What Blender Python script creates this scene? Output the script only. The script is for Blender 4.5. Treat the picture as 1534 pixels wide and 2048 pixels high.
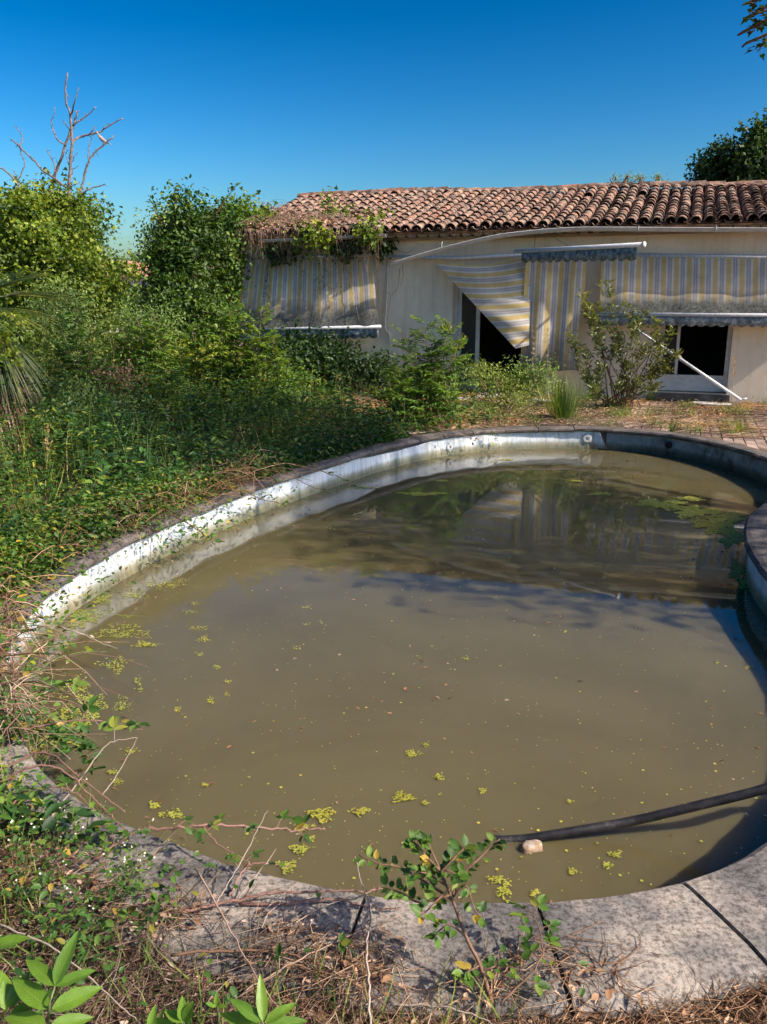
import bpy, bmesh, math
import numpy as np
from mathutils import Vector, Matrix

for o in list(bpy.data.objects):
    bpy.data.objects.remove(o)
scn = bpy.context.scene
RAD = math.radians

# ------------------------------------------------------------------ camera
CAM_H = 1.7
F = 1657.0
PITCH = math.atan((1024 - 600) / F)
cam_d = bpy.data.cameras.new('camera')
cam = bpy.data.objects.new('camera', cam_d)
scn.collection.objects.link(cam)
cam.location = (0, 0, CAM_H)
cam.rotation_euler = (math.pi / 2 - PITCH, 0, 0)
cam_d.sensor_fit = 'VERTICAL'
cam_d.sensor_height = 36
cam_d.lens = F / 2048 * 36
cam_d.clip_start = 0.05
cam_d.clip_end = 3000
scn.camera = cam

# ------------------------------------------------------------------ sky, sun, exposure
SUN_EL = RAD(41)
SUN_AZ = math.atan2(0.90, -0.43)          # measured from +Y towards +X
sun_dir = Vector((math.cos(SUN_EL) * math.sin(SUN_AZ), math.cos(SUN_EL) * math.cos(SUN_AZ), math.sin(SUN_EL)))
w = bpy.data.worlds.new('World')
scn.world = w
w.use_nodes = True
wn = w.node_tree.nodes
wl = w.node_tree.links
bg = wn['Background']
sky = wn.new('ShaderNodeTexSky')
sky.sky_type = 'NISHITA'
sky.sun_disc = False
sky.sun_elevation = SUN_EL
sky.sun_rotation = SUN_AZ
sky.air_density = 1.0
sky.dust_density = 1.6
sky.ozone_density = 2.0
hs = wn.new('ShaderNodeHueSaturation')
hs.inputs['Saturation'].default_value = 1.15
hs.inputs['Hue'].default_value = 0.488
hs.inputs['Value'].default_value = 0.18
gm = wn.new('ShaderNodeGamma')
gm.inputs[1].default_value = 2.25
wl.new(sky.outputs[0], gm.inputs[0])
wl.new(gm.outputs[0], hs.inputs['Color'])
wl.new(hs.outputs[0], bg.inputs[0])
bg.inputs[1].default_value = 0.05
sl = bpy.data.lights.new('sun', 'SUN')
sl.energy = 2.9
sl.angle = RAD(0.5)
sl.color = (1.0, 0.89, 0.74)
so = bpy.data.objects.new('sun', sl)
scn.collection.objects.link(so)
so.rotation_euler = (-sun_dir).to_track_quat('-Z', 'Y').to_euler()
so.location = (20, 0, 20)
scn.view_settings.view_transform = 'Standard'
scn.view_settings.look = 'None'
scn.view_settings.gamma = 1
scn.view_settings.use_curve_mapping = False
scn.view_settings.exposure = 1.22
scn.cycles.max_bounces = 8
scn.cycles.transparent_max_bounces = 8
scn.cycles.caustics_reflective = False
scn.cycles.caustics_refractive = False

# ------------------------------------------------------------------ pixel -> place
ST, CT = math.sin(PITCH), math.cos(PITCH)
CAMP = np.array([0, 0, CAM_H])


def ray(px, py):
    x = (px - 767) / F
    y = (1024 - py) / F
    return np.array([x, CT + y * ST, -ST + y * CT])


def U(px, py, z=0.0):
    r = ray(px, py)
    return CAMP + r * ((z - CAM_H) / r[2])


def UY(px, py, Y):
    r = ray(px, py)
    return CAMP + r * (Y / r[1])


YAW = RAD(19.5)
hu = np.array([math.cos(YAW), -math.sin(YAW), 0])      # along the front, to the right
hn = np.array([math.sin(YAW), math.cos(YAW), 0])       # into the house
OVER = 0.36
EAVE_Z = 2.93
_e = U(1100, 453, EAVE_Z)
H0 = np.array([_e[0], _e[1], 0]) + hn * OVER


def HW(s, d, z):
    return H0 + hu * s + hn * d + np.array([0, 0, z])


def UW(px, py, d=0.0):
    r = ray(px, py)
    t = ((H0 + hn * d - CAMP) @ hn) / (r @ hn)
    return CAMP + r * t


def S_of(p):
    return float((np.asarray(p) - H0) @ hu)


# ------------------------------------------------------------------ mesh helpers
COL = scn.collection
rng = np.random.RandomState(7)


def tag(o, label=None, cat=None, group=None, kind=None):
    if label: o['label'] = label
    if cat: o['category'] = cat
    if group: o['group'] = group
    if kind: o['kind'] = kind
    return o


def empty(name, loc, label=None, cat=None, group=None, kind=None):
    o = bpy.data.objects.new(name, None)
    o.empty_display_size = 0.1
    COL.objects.link(o)
    o.location = [float(c) for c in loc]
    o['_root'] = 1
    return tag(o, label, cat, group, kind)


def put(name, me, parent=None):
    o = bpy.data.objects.new(name, me)
    COL.objects.link(o)
    if parent is not None:
        o.parent = parent
        if parent.type == 'EMPTY':
            o.matrix_parent_inverse = Matrix.Translation(-Vector(parent.location))
    return o


def mesh_np(name, verts, faces, mat=None, smooth=False, uv=None):
    """faces: (M,k) int array or list of index lists"""
    me = bpy.data.meshes.new(name)
    verts = np.asarray(verts, dtype=np.float32)
    if isinstance(faces, np.ndarray):
        m, k = faces.shape
        me.vertices.add(len(verts))
        me.vertices.foreach_set('co', verts.ravel())
        me.loops.add(m * k)
        me.loops.foreach_set('vertex_index', faces.astype(np.int32).ravel())
        me.polygons.add(m)
        me.polygons.foreach_set('loop_start', np.arange(0, m * k, k, dtype=np.int32))
        me.update(calc_edges=True)
    else:
        me.from_pydata([tuple(map(float, v)) for v in verts], [], [tuple(int(i) for i in f) for f in faces])
        me.update()
    if uv is not None:
        ul = me.uv_layers.new(name='uv')
        li = np.empty(len(me.loops), dtype=np.int32)
        me.loops.foreach_get('vertex_index', li)
        ul.data.foreach_set('uv', np.asarray(uv, dtype=np.float32)[li].ravel())
    if smooth:
        me.polygons.foreach_set('use_smooth', np.ones(len(me.polygons), dtype=bool))
    if mat is not None:
        me.materials.append(mat)
    return me


class MB:
    def __init__(self):
        self.v = []
        self.f = []

    def add(self, v, f):
        b = len(self.v)
        self.v += [tuple(map(float, p)) for p in v]
        self.f += [[i + b for i in q] for q in f]
        return self

    def box(self, o, ax, ay, az):
        """box from corner o along three edge vectors"""
        o, ax, ay, az = map(np.asarray, (o, ax, ay, az))
        v = [o, o + ax, o + ax + ay, o + ay, o + az, o + ax + az, o + ax + ay + az, o + ay + az]
        return self.add(v, [[0, 3, 2, 1], [4, 5, 6, 7], [0, 1, 5, 4], [1, 2, 6, 5], [2, 3, 7, 6], [3, 0, 4, 7]])

    def hbox(self, s0, s1, d0, d1, z0, z1):
        return self.box(HW(s0, d0, z0), hu * (s1 - s0), hn * (d1 - d0), np.array([0, 0, z1 - z0]))

    def tube(self, pts, rad, n=8, cap=True):
        v, f = tube_arrays(pts, rad, n, cap)
        return self.add(v, f)

    def build(self, name, mat, parent=None, smooth=False):
        me = mesh_np(name, self.v, self.f, mat, smooth)
        return put(name, me, parent)


def frames(pts):
    pts = np.asarray(pts, float)
    t = np.gradient(pts, axis=0)
    t /= np.linalg.norm(t, axis=1)[:, None] + 1e-9
    ref = np.array([0.13, 0.21, 0.97]) if abs(t[0][2]) < 0.9 else np.array([1.0, 0.1, 0])
    a = np.cross(t, ref)
    a /= np.linalg.norm(a, axis=1)[:, None] + 1e-9
    b = np.cross(t, a)
    return t, a, b


def tube_arrays(pts, rad, n=8, cap=True):
    pts = np.asarray(pts, float)
    m = len(pts)
    rad = np.broadcast_to(np.asarray(rad, float), (m,))
    t, a, b = frames(pts)
    ang = np.linspace(0, 2 * np.pi, n, endpoint=False)
    v = (pts[:, None, :] + rad[:, None, None] * (np.cos(ang)[None, :, None] * a[:, None, :] + np.sin(ang)[None, :, None] * b[:, None, :])).reshape(-1, 3)
    f = []
    for i in range(m - 1):
        for j in range(n):
            k = (j + 1) % n
            f.append([i * n + j, i * n + k, (i + 1) * n + k, (i + 1) * n + j])
    if cap:
        f.append(list(range(n))[::-1])
        f.append([(m - 1) * n + j for j in range(n)])
    return v, f


def spline(pts, n=24, closed=False):
    """Catmull-Rom through pts, n samples per span"""
    p = np.asarray(pts, float)
    if closed:
        q = np.vstack([p[-1], p, p[0], p[1]])
    else:
        q = np.vstack([2 * p[0] - p[1], p, 2 * p[-1] - p[-2]])
    out = []
    for i in range(1, len(q) - 2):
        for t in np.linspace(0, 1, n, endpoint=False):
            a, b, c, d = q[i - 1], q[i], q[i + 1], q[i + 2]
            out.append(0.5 * ((2 * b) + (-a + c) * t + (2 * a - 5 * b + 4 * c - d) * t * t + (-a + 3 * b - 3 * c + d) * t ** 3))
    if not closed:
        out.append(q[-2])
    return np.array(out)


def unit(v):
    v = np.asarray(v, float)
    return v / (np.linalg.norm(v, axis=-1, keepdims=True) + 1e-9)


# leaf templates: verts (along, across, normal), triangles
LEAF = {
    'diamond': (np.array([[0, 0, 0], [.42, .5, .1], [1, 0, -.04], [.42, -.5, .1]]), np.array([[0, 2, 1], [0, 3, 2]])),
    'oval': (np.array([[0, 0, 0], [.25, .42, .1], [.65, .42, .1], [1, 0, -.1], [.65, -.42, .1], [.25, -.42, .1], [.45, 0, 0]]),
             np.array([[0, 6, 1], [1, 6, 2], [2, 6, 3], [3, 6, 4], [4, 6, 5], [5, 6, 0]])),
    'ivy': (np.array([[0, 0, 0], [-.12, .34, .02], [.3, .55, .1], [.42, .26, .03], [1, 0, -.08], [.42, -.26, .03], [.3, -.55, .1], [-.12, -.34, .02]]),
            np.array([[0, 3, 1], [1, 3, 2], [0, 4, 3], [0, 5, 4], [0, 7, 5], [7, 6, 5]])),
    'lance': (np.array([[0, 0, 0], [.3, .5, .08], [.7, .36, .05], [1, 0, -.12], [.7, -.36, .05], [.3, -.5, .08]]),
              np.array([[0, 3, 2], [0, 2, 1], [0, 5, 4], [0, 4, 3]])),
    'blade': (np.array([[0, .5, 0], [0, -.5, 0], [.4, .42, .05], [.4, -.42, .05], [.75, .25, .0], [.75, -.25, .0], [1, 0, -.14]]),
              np.array([[0, 1, 3], [0, 3, 2], [2, 3, 5], [2, 5, 4], [4, 5, 6]])),
    'disc': (np.array([[0, 0, 0], [.5, .0, 0], [.25, .43, 0], [-.25, .43, 0], [-.5, 0, 0], [-.25, -.43, 0], [.25, -.43, 0]]),
             np.array([[0, 1, 2], [0, 2, 3], [0, 3, 4], [0, 4, 5], [0, 5, 6], [0, 6, 1]])),
}


def leaf_arrays(pos, dirs, nrm, length, width, kind):
    tv, tf = LEAF[kind]
    pos = np.asarray(pos, float)
    n = len(pos)
    d = unit(dirs)
    nr = np.asarray(nrm, float)
    b = unit(np.cross(nr, d))
    c = np.cross(d, b)
    L = np.broadcast_to(np.asarray(length, float), (n,))[:, None, None]
    W = np.broadcast_to(np.asarray(width, float), (n,))[:, None, None]
    v = pos[:, None, :] + L * tv[None, :, 0:1] * d[:, None, :] + W * tv[None, :, 1:2] * b[:, None, :] + L * tv[None, :, 2:3] * c[:, None, :]
    f = tf[None, :, :] + (np.arange(n) * len(tv))[:, None, None]
    return v.reshape(-1, 3), f.reshape(-1, 3)


def leaves(name, pos, dirs, nrm, length, width, kind, mat, parent=None):
    v, f = leaf_arrays(pos, dirs, nrm, length, width, kind)
    return put(name, mesh_np(name, v, f, mat), parent)


def join_arrays(lst):
    vs, fs, b = [], [], 0
    for v, f in lst:
        vs.append(v)
        fs.append(f + b)
        b += len(v)
    return np.vstack(vs), np.vstack(fs)


def rdir(n, r=rng):
    v = r.normal(size=(n, 3))
    return unit(v)


def twigs_arrays(paths, rads, n=3):
    """paths: (N,m,3), rads: (N,) -> quads"""
    paths = np.asarray(paths, float)
    N, m, _ = paths.shape
    t = np.gradient(paths, axis=1)
    t = unit(t)
    ref = np.array([0.31, 0.27, 0.91])
    a = unit(np.cross(t, ref))
    b = np.cross(t, a)
    ang = np.linspace(0, 2 * np.pi, n, endpoint=False)
    rads = np.asarray(rads, float)
    if rads.ndim == 1:
        rads = rads[:, None] * np.linspace(1, .45, m)[None, :]
    v = paths[:, :, None, :] + rads[:, :, None, None] * (np.cos(ang)[None, None, :, None] * a[:, :, None, :] + np.sin(ang)[None, None, :, None] * b[:, :, None, :])
    base = []
    for i in range(m - 1):
        for j in range(n):
            k = (j + 1) % n
            base.append([i * n + j, i * n + k, (i + 1) * n + k, (i + 1) * n + j])
    f = np.array(base)[None] + (np.arange(N) * m * n)[:, None, None]
    return v.reshape(-1, 3), f.reshape(-1, 4)


def wob(x, y, k=1.0, ph=0.0):
    return (np.sin(x * 1.7 * k + ph) * np.cos(y * 1.3 * k + 1.1 + ph) + 0.6 * np.sin(x * 3.1 * k - y * 2.3 * k + 2 + ph) + 0.4 * np.cos(x * 5.3 * k + y * 4.7 * k + ph)) / 2


# ------------------------------------------------------------------ materials
def newmat(name):
    m = bpy.data.materials.new(name)
    m.use_nodes = True
    nt = m.node_tree
    p = nt.nodes['Principled BSDF']
    return m, nt, nt.nodes, nt.links, p


def ramp(nt, stops, interp='LINEAR'):
    r = nt.nodes.new('ShaderNodeValToRGB')
    e = r.color_ramp.elements
    while len(e) < len(stops): e.new(0.5)
    for i, (p, c) in enumerate(stops):
        e[i].position = p
        e[i].color = (c[0], c[1], c[2], 1) if hasattr(c, '__len__') else (c, c, c, 1)
    r.color_ramp.interpolation = interp
    return r


def noise(nt, scale, detail=6, rough=.6, vec=None, dist=0.0):
    n = nt.nodes.new('ShaderNodeTexNoise')
    n.inputs['Scale'].default_value = scale
    n.inputs['Detail'].default_value = detail
    n.inputs['Roughness'].default_value = rough
    n.inputs['Distortion'].default_value = dist
    if vec is not None: nt.links.new(vec, n.inputs['Vector'])
    return n


def mixc(nt, fac, a, b, mode='MIX'):
    m = nt.nodes.new('ShaderNodeMix')
    m.data_type = 'RGBA'
    m.blend_type = mode
    for i, val in ((0, fac), (6, a), (7, b)):
        if hasattr(val, 'is_output') or isinstance(val, bpy.types.NodeSocket):
            nt.links.new(val, m.inputs[i])
        elif i == 0:
            m.inputs[0].default_value = val
        else:
            m.inputs[i].default_value = (val[0], val[1], val[2], 1)
    return m.outputs[2]


def bump(nt, h, strength=.3, dist=.01, normal=None):
    b = nt.nodes.new('ShaderNodeBump')
    b.inputs['Strength'].default_value = strength
    b.inputs['Distance'].default_value = dist
    nt.links.new(h, b.inputs['Height'])
    if normal is not None: nt.links.new(normal, b.inputs['Normal'])
    return b.outputs[0]


def objcoord(nt, jitter=False):
    tc = nt.nodes.new('ShaderNodeTexCoord')
    v = tc.outputs['Object']
    if jitter:
        oi = nt.nodes.new('ShaderNodeObjectInfo')
        add = nt.nodes.new('ShaderNodeVectorMath')
        add.operation = 'MULTIPLY_ADD'
        nt.links.new(oi.outputs['Location'], add.inputs[0])
        add.inputs[1].default_value = (1, 1, 1)
        nt.links.new(v, add.inputs[2])
        v = add.outputs[0]
    return v


def stone(name, stops, scale, rough=.85, bstr=.5, bdist=.01, fine=None, jitter=False, spots=None, fine_amt=.5):
    m, nt, N, L, p = newmat(name)
    v = objcoord(nt, jitter)
    n1 = noise(nt, scale, 8, .65, v)
    r = ramp(nt, stops)
    L.new(n1.outputs[0], r.inputs[0])
    c = r.outputs[0]
    h = n1.outputs[0]
    if fine:
        n2 = noise(nt, fine, 9, .8, v)
        r2 = ramp(nt, [(.41, 0.2), (.55, 1.0)])
        L.new(n2.outputs[0], r2.inputs[0])
        c = mixc(nt, fine_amt, c, r2.outputs[0], 'MULTIPLY')
        h = n2.outputs[0]
    if spots:
        vo = N.new('ShaderNodeTexVoronoi')
        vo.inputs['Scale'].default_value = spots[0]
        L.new(v, vo.inputs['Vector'])
        n3 = noise(nt, 60, 3, .6, v)
        ad = N.new('ShaderNodeMath')
        ad.operation = 'MULTIPLY_ADD'
        L.new(n3.outputs[0], ad.inputs[0])
        ad.inputs[1].default_value = .22
        L.new(vo.outputs['Distance'], ad.inputs[2])
        r3 = ramp(nt, [(spots[1], 1.0), (spots[1] + .02, 0.0)])
        L.new(ad.outputs[0], r3.inputs[0])
        c = mixc(nt, r3.outputs[0], c, spots[2])
    L.new(c, p.inputs['Base Color'])
    p.inputs['Roughness'].default_value = rough
    p.inputs['Specular IOR Level'].default_value = .25
    L.new(bump(nt, h, bstr, bdist), p.inputs['Normal'])
    return m


def leafmat(name, stops, trans=.3, rough=.5, spec=.35, tcol=None):
    m, nt, N, L, p = newmat(name)
    g = N.new('ShaderNodeNewGeometry')
    r = ramp(nt, stops)
    oi = N.new('ShaderNodeObjectInfo')
    ad = N.new('ShaderNodeMath')
    ad.operation = 'ADD'
    L.new(g.outputs['Random Per Island'], ad.inputs[0])
    L.new(oi.outputs['Random'], ad.inputs[1])
    fr = N.new('ShaderNodeMath')
    fr.operation = 'FRACT'
    L.new(ad.outputs[0], fr.inputs[0])
    L.new(fr.outputs[0], r.inputs[0])
    tc = objcoord(nt)
    n1 = noise(nt, .9, 3, .6, tc)
    r1 = ramp(nt, [(.3, .62), (.7, 1.25)])
    L.new(n1.outputs[0], r1.inputs[0])
    c = mixc(nt, 1.0, r.outputs[0], r1.outputs[0], 'MULTIPLY')
    n5 = noise(nt, .55, 4, .6, tc, .5)
    r5 = ramp(nt, [(.42, (1, 1, 1)), (.66, (1.75, 1.3, .7))])
    L.new(n5.outputs[0], r5.inputs[0])
    c = mixc(nt, .8, c, r5.outputs[0], 'MULTIPLY')
    L.new(c, p.inputs['Base Color'])
    p.inputs['Roughness'].default_value = rough
    p.inputs['Specular IOR Level'].default_value = spec
    t = N.new('ShaderNodeBsdfTranslucent')
    L.new(mixc(nt, 1.0, c, tcol or (1.5, 1.5, .5), 'MULTIPLY'), t.inputs[0])
    mx = N.new('ShaderNodeMixShader')
    mx.inputs[0].default_value = trans
    L.new(p.outputs[0], mx.inputs[1])
    L.new(t.outputs[0], mx.inputs[2])
    L.new(mx.outputs[0], N['Material Output'].inputs[0])
    return m


def plain(name, col, rough=.6, var=.25, scale=8, metal=0, bstr=.15, spec=.4):
    m, nt, N, L, p = newmat(name)
    v = objcoord(nt)
    n1 = noise(nt, scale, 6, .65, v)
    c = np.array(col)
    r = ramp(nt, [(.25, c * (1 - var)), (.75, np.minimum(c * (1 + var), 1))])
    L.new(n1.outputs[0], r.inputs[0])
    L.new(r.outputs[0], p.inputs['Base Color'])
    p.inputs['Roughness'].default_value = rough
    p.inputs['Metallic'].default_value = metal
    p.inputs['Specular IOR Level'].default_value = spec
    L.new(bump(nt, n1.outputs[0], bstr, .005), p.inputs['Normal'])
    return m


M = {}
M['coping'] = stone('weathered_concrete', [(.36, (.105, .098, .092)), (.48, (.20, .185, .17)), (.57, (.37, .325, .275)), (.70, (.48, .41, .335))], 1.9, fine=58, spots=(6, .085, (.74, .70, .64)), bdist=.006, fine_amt=.88)
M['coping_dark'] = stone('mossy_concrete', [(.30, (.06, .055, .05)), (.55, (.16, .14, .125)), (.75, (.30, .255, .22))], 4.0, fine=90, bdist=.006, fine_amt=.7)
M['basin'] = stone('basin_concrete', [(.3, (.08, .075, .07)), (.7, (.22, .2, .185))], 6, fine=60)
M['ground'] = stone('dry_soil', [(.28, (.07, .045, .03)), (.5, (.20, .135, .085)), (.72, (.36, .25, .17))], 1.6, fine=40, bstr=.8, bdist=.03)
M['plaster'] = stone('beige_plaster', [(.3, (.58, .49, .39)), (.6, (.70, .61, .50)), (.8, (.76, .68, .57))], 1.2, fine=70, bstr=.25, bdist=.006, fine_amt=.22)
def m_plaster():
    m, nt, N, L, p = newmat('beige_plaster')
    v = objcoord(nt)
    n1 = noise(nt, .9, 7, .65, v)
    r = ramp(nt, [(.3, (.70, .58, .43)), (.55, (.81, .70, .54)), (.8, (.85, .75, .60))])
    L.new(n1.outputs[0], r.inputs[0])
    mp = N.new('ShaderNodeMapping')
    mp.inputs['Scale'].default_value = (5, 5, .5)
    L.new(v, mp.inputs[0])
    n2 = noise(nt, 1.4, 6, .7, mp.outputs[0])
    r2 = ramp(nt, [(.32, (.66, .60, .52)), (.5, (1, 1, 1))])
    L.new(n2.outputs[0], r2.inputs[0])
    c = mixc(nt, .4, r.outputs[0], r2.outputs[0], 'MULTIPLY')
    n4 = noise(nt, 5, 8, .75, v)
    r4 = ramp(nt, [(.6, 0), (.72, .5)])
    L.new(n4.outputs[0], r4.inputs[0])
    c = mixc(nt, r4.outputs[0], c, (.40, .33, .26))
    L.new(c, p.inputs['Base Color'])
    p.inputs['Roughness'].default_value = .9
    n3 = noise(nt, 60, 4, .7, v)
    L.new(bump(nt, n3.outputs[0], .35, .008), p.inputs['Normal'])
    return m


M['plaster'] = m_plaster()
M['terrace'] = stone('pale_sandy_terrace', [(.3, (.36, .25, .18)), (.5, (.52, .38, .29)), (.72, (.62, .48, .38))], 1.8, fine=35, bstr=.6, bdist=.02, fine_amt=.4)
M['cornice'] = stone('cornice_mortar', [(.3, (.24, .19, .135)), (.7, (.46, .36, .25))], 6, fine=60, fine_amt=.4)
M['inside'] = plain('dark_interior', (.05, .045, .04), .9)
M['white'] = plain('aged_white_paint', (.55, .55, .54), .45, .2, 9)
M['gutter'] = plain('grey_white_plastic', (.50, .48, .45), .4, .22, 6)
M['alu'] = plain('weathered_aluminium', (.55, .57, .60), .38, .3, 25, .15)
M['rubber'] = stone('scuffed_black_polyethylene', [(.42, (.016, .016, .019)), (.56, (.035, .035, .038)), (.72, (.14, .13, .12))], 16, rough=.45, bstr=.2, bdist=.003, fine=120, fine_amt=.5)
M['bark'] = stone('bark', [(.3, (.09, .065, .045)), (.7, (.25, .19, .14))], 14, fine=60)
M['deadwood'] = stone('grey_dead_wood', [(.3, (.12, .085, .07)), (.7, (.34, .27, .23))], 12, fine=50)
M['stem'] = plain('brown_stem', (.16, .09, .055), .7, .4, 30)
M['redcane'] = plain('reddish_cane', (.23, .125, .095), .6, .4, 25)
M['drytwig'] = plain('dry_twig', (.30, .20, .14), .8, .5, 12)
M['paletwig'] = plain('pale_dry_twig', (.33, .265, .21), .8, .3, 12)
M['greenstem'] = plain('green_stem', (.12, .17, .05), .6, .4, 20)
M['glass'] = None

# leaves
M['ivy'] = leafmat('ivy_leaf', [(0, (.035, .075, .012)), (.5, (.10, .185, .02)), (1, (.22, .30, .035))])
M['tree'] = leafmat('tree_leaf', [(0, (.018, .05, .012)), (.6, (.05, .115, .02)), (1, (.11, .20, .03))])
M['dark'] = leafmat('dark_leaf', [(0, (.012, .035, .012)), (.7, (.03, .075, .018)), (1, (.06, .12, .025))])
M['under'] = leafmat('ground_leaf', [(0, (.010, .036, .013)), (.5, (.033, .095, .024)), (.85, (.075, .17, .032)), (1, (.22, .27, .05))])
M['sap'] = leafmat('sapling_leaf', [(0, (.05, .135, .035)), (1, (.17, .30, .06))])
M['grey'] = leafmat('grey_green_leaf', [(0, (.085, .155, .04)), (1, (.25, .35, .10))])
M['olean'] = leafmat('laurel_leaf', [(0, (.05, .09, .025)), (1, (.20, .24, .08))], rough=.35, spec=.5)
M['yellow'] = leafmat('yellow_green_leaf', [(0, (.09, .17, .02)), (1, (.26, .31, .03))])
M['bram'] = leafmat('bramble_leaf', [(0, (.03, .08, .02)), (.6, (.07, .165, .03)), (.9, (.13, .22, .04)), (1, (.35, .25, .05))])
M['seed'] = leafmat('seedling_leaf', [(0, (.10, .23, .02)), (1, (.17, .34, .03))], trans=.35, rough=.4)
M['dryleaf'] = leafmat('dead_leaf', [(0, (.10, .055, .035)), (.6, (.26, .16, .10)), (1, (.50, .40, .34))], trans=.1, rough=.8, tcol=(1, .8, .5))
M['grass'] = leafmat('grass_blade', [(0, (.06, .12, .025)), (.7, (.15, .24, .05)), (1, (.36, .32, .14))])
M['straw'] = leafmat('dry_grass', [(0, (.30, .21, .12)), (1, (.62, .50, .33))], trans=.15, rough=.8, tcol=(1, .9, .5))
M['palm'] = leafmat('palm_blade', [(0, (.035, .07, .02)), (.6, (.07, .12, .03)), (1, (.22, .24, .05))], rough=.4)
M['weed'] = leafmat('duckweed_leaf', [(0, (.15, .20, .035)), (.7, (.34, .38, .06)), (1, (.42, .42, .11))], trans=.1)
M['twigmix'] = leafmat('mixed_dry_twig', [(0, (.05, .032, .024)), (.4, (.15, .09, .06)), (.75, (.27, .18, .125)), (1, (.42, .34, .27))], trans=.0, rough=.85, tcol=(1, 1, 1))
M['flower'] = leafmat('white_petal', [(0, (.65, .65, .6)), (1, (.8, .8, .78))], trans=.2, tcol=(1, 1, 1))


def m_water():
    m, nt, N, L, p = newmat('murky_water')
    v = objcoord(nt)
    n1 = noise(nt, .7, 5, .6, v, .6)
    r = ramp(nt, [(.32, (.094, .080, .038)), (.5, (.112, .096, .046)), (.7, (.128, .110, .054))])
    L.new(n1.outputs[0], r.inputs[0])
    # drifting dust film on the surface
    n3 = noise(nt, 2.6, 7, .7, v, 1.2)
    r3 = ramp(nt, [(.52, 0.0), (.75, .30)])
    L.new(n3.outputs[0], r3.inputs[0])
    c = mixc(nt, r3.outputs[0], r.outputs[0], (.13, .115, .07))
    L.new(c, p.inputs['Base Color'])
    r4 = ramp(nt, [(.45, .006), (.8, .03)])
    L.new(n3.outputs[0], r4.inputs[0])
    L.new(r4.outputs[0], p.inputs['Roughness'])
    p.inputs['IOR'].default_value = 1.45
    p.inputs['Specular IOR Level'].default_value = .5
    p.inputs['Subsurface Weight'].default_value = 1.0
    p.inputs['Subsurface Radius'].default_value = (.26, .22, .14)
    p.inputs['Subsurface Scale'].default_value = .6
    mp = N.new('ShaderNodeMapping')
    mp.inputs['Scale'].default_value = (.35, 1.6, 1)
    L.new(v, mp.inputs[0])
    n2 = noise(nt, 1.6, 2, .45, mp.outputs[0])
    L.new(bump(nt, n2.outputs[0], .014, .05), p.inputs['Normal'])
    return m


def m_liner(name, stops, mold):
    m, nt, N, L, p = newmat(name)
    v = objcoord(nt)
    n1 = noise(nt, 3.0, 6, .65, v)
    r = ramp(nt, stops)
    L.new(n1.outputs[0], r.inputs[0])
    c = r.outputs[0]
    n2 = noise(nt, 2.2, 8, .7, v)
    r2 = ramp(nt, [(mold, 0), (mold + .1, 1)])
    L.new(n2.outputs[0], r2.inputs[0])
    c = mixc(nt, r2.outputs[0], c, (.05, .05, .045))
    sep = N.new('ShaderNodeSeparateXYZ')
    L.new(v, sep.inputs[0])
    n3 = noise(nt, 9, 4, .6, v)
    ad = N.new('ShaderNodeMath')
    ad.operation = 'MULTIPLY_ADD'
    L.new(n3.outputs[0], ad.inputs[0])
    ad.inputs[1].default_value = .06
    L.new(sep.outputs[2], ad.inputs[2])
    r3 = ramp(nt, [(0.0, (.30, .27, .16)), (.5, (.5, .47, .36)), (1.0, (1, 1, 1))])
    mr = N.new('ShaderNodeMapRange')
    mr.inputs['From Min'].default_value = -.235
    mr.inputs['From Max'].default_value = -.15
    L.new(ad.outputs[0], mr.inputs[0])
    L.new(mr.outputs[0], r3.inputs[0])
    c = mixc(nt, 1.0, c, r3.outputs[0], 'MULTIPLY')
    mp = N.new('ShaderNodeMapping')
    mp.inputs['Scale'].default_value = (14, 14, 2.0)
    L.new(v, mp.inputs[0])
    n4 = noise(nt, 1.0, 6, .7, mp.outputs[0], .4)
    r4 = ramp(nt, [(.3, (.45, .42, .36)), (.55, (1, 1, 1))])
    L.new(n4.outputs[0], r4.inputs[0])
    c = mixc(nt, .8, c, r4.outputs[0], 'MULTIPLY')
    L.new(c, p.inputs['Base Color'])
    p.inputs['Roughness'].default_value = .5
    L.new(bump(nt, n4.outputs[0], .6, .025), p.inputs['Normal'])
    return m


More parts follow.
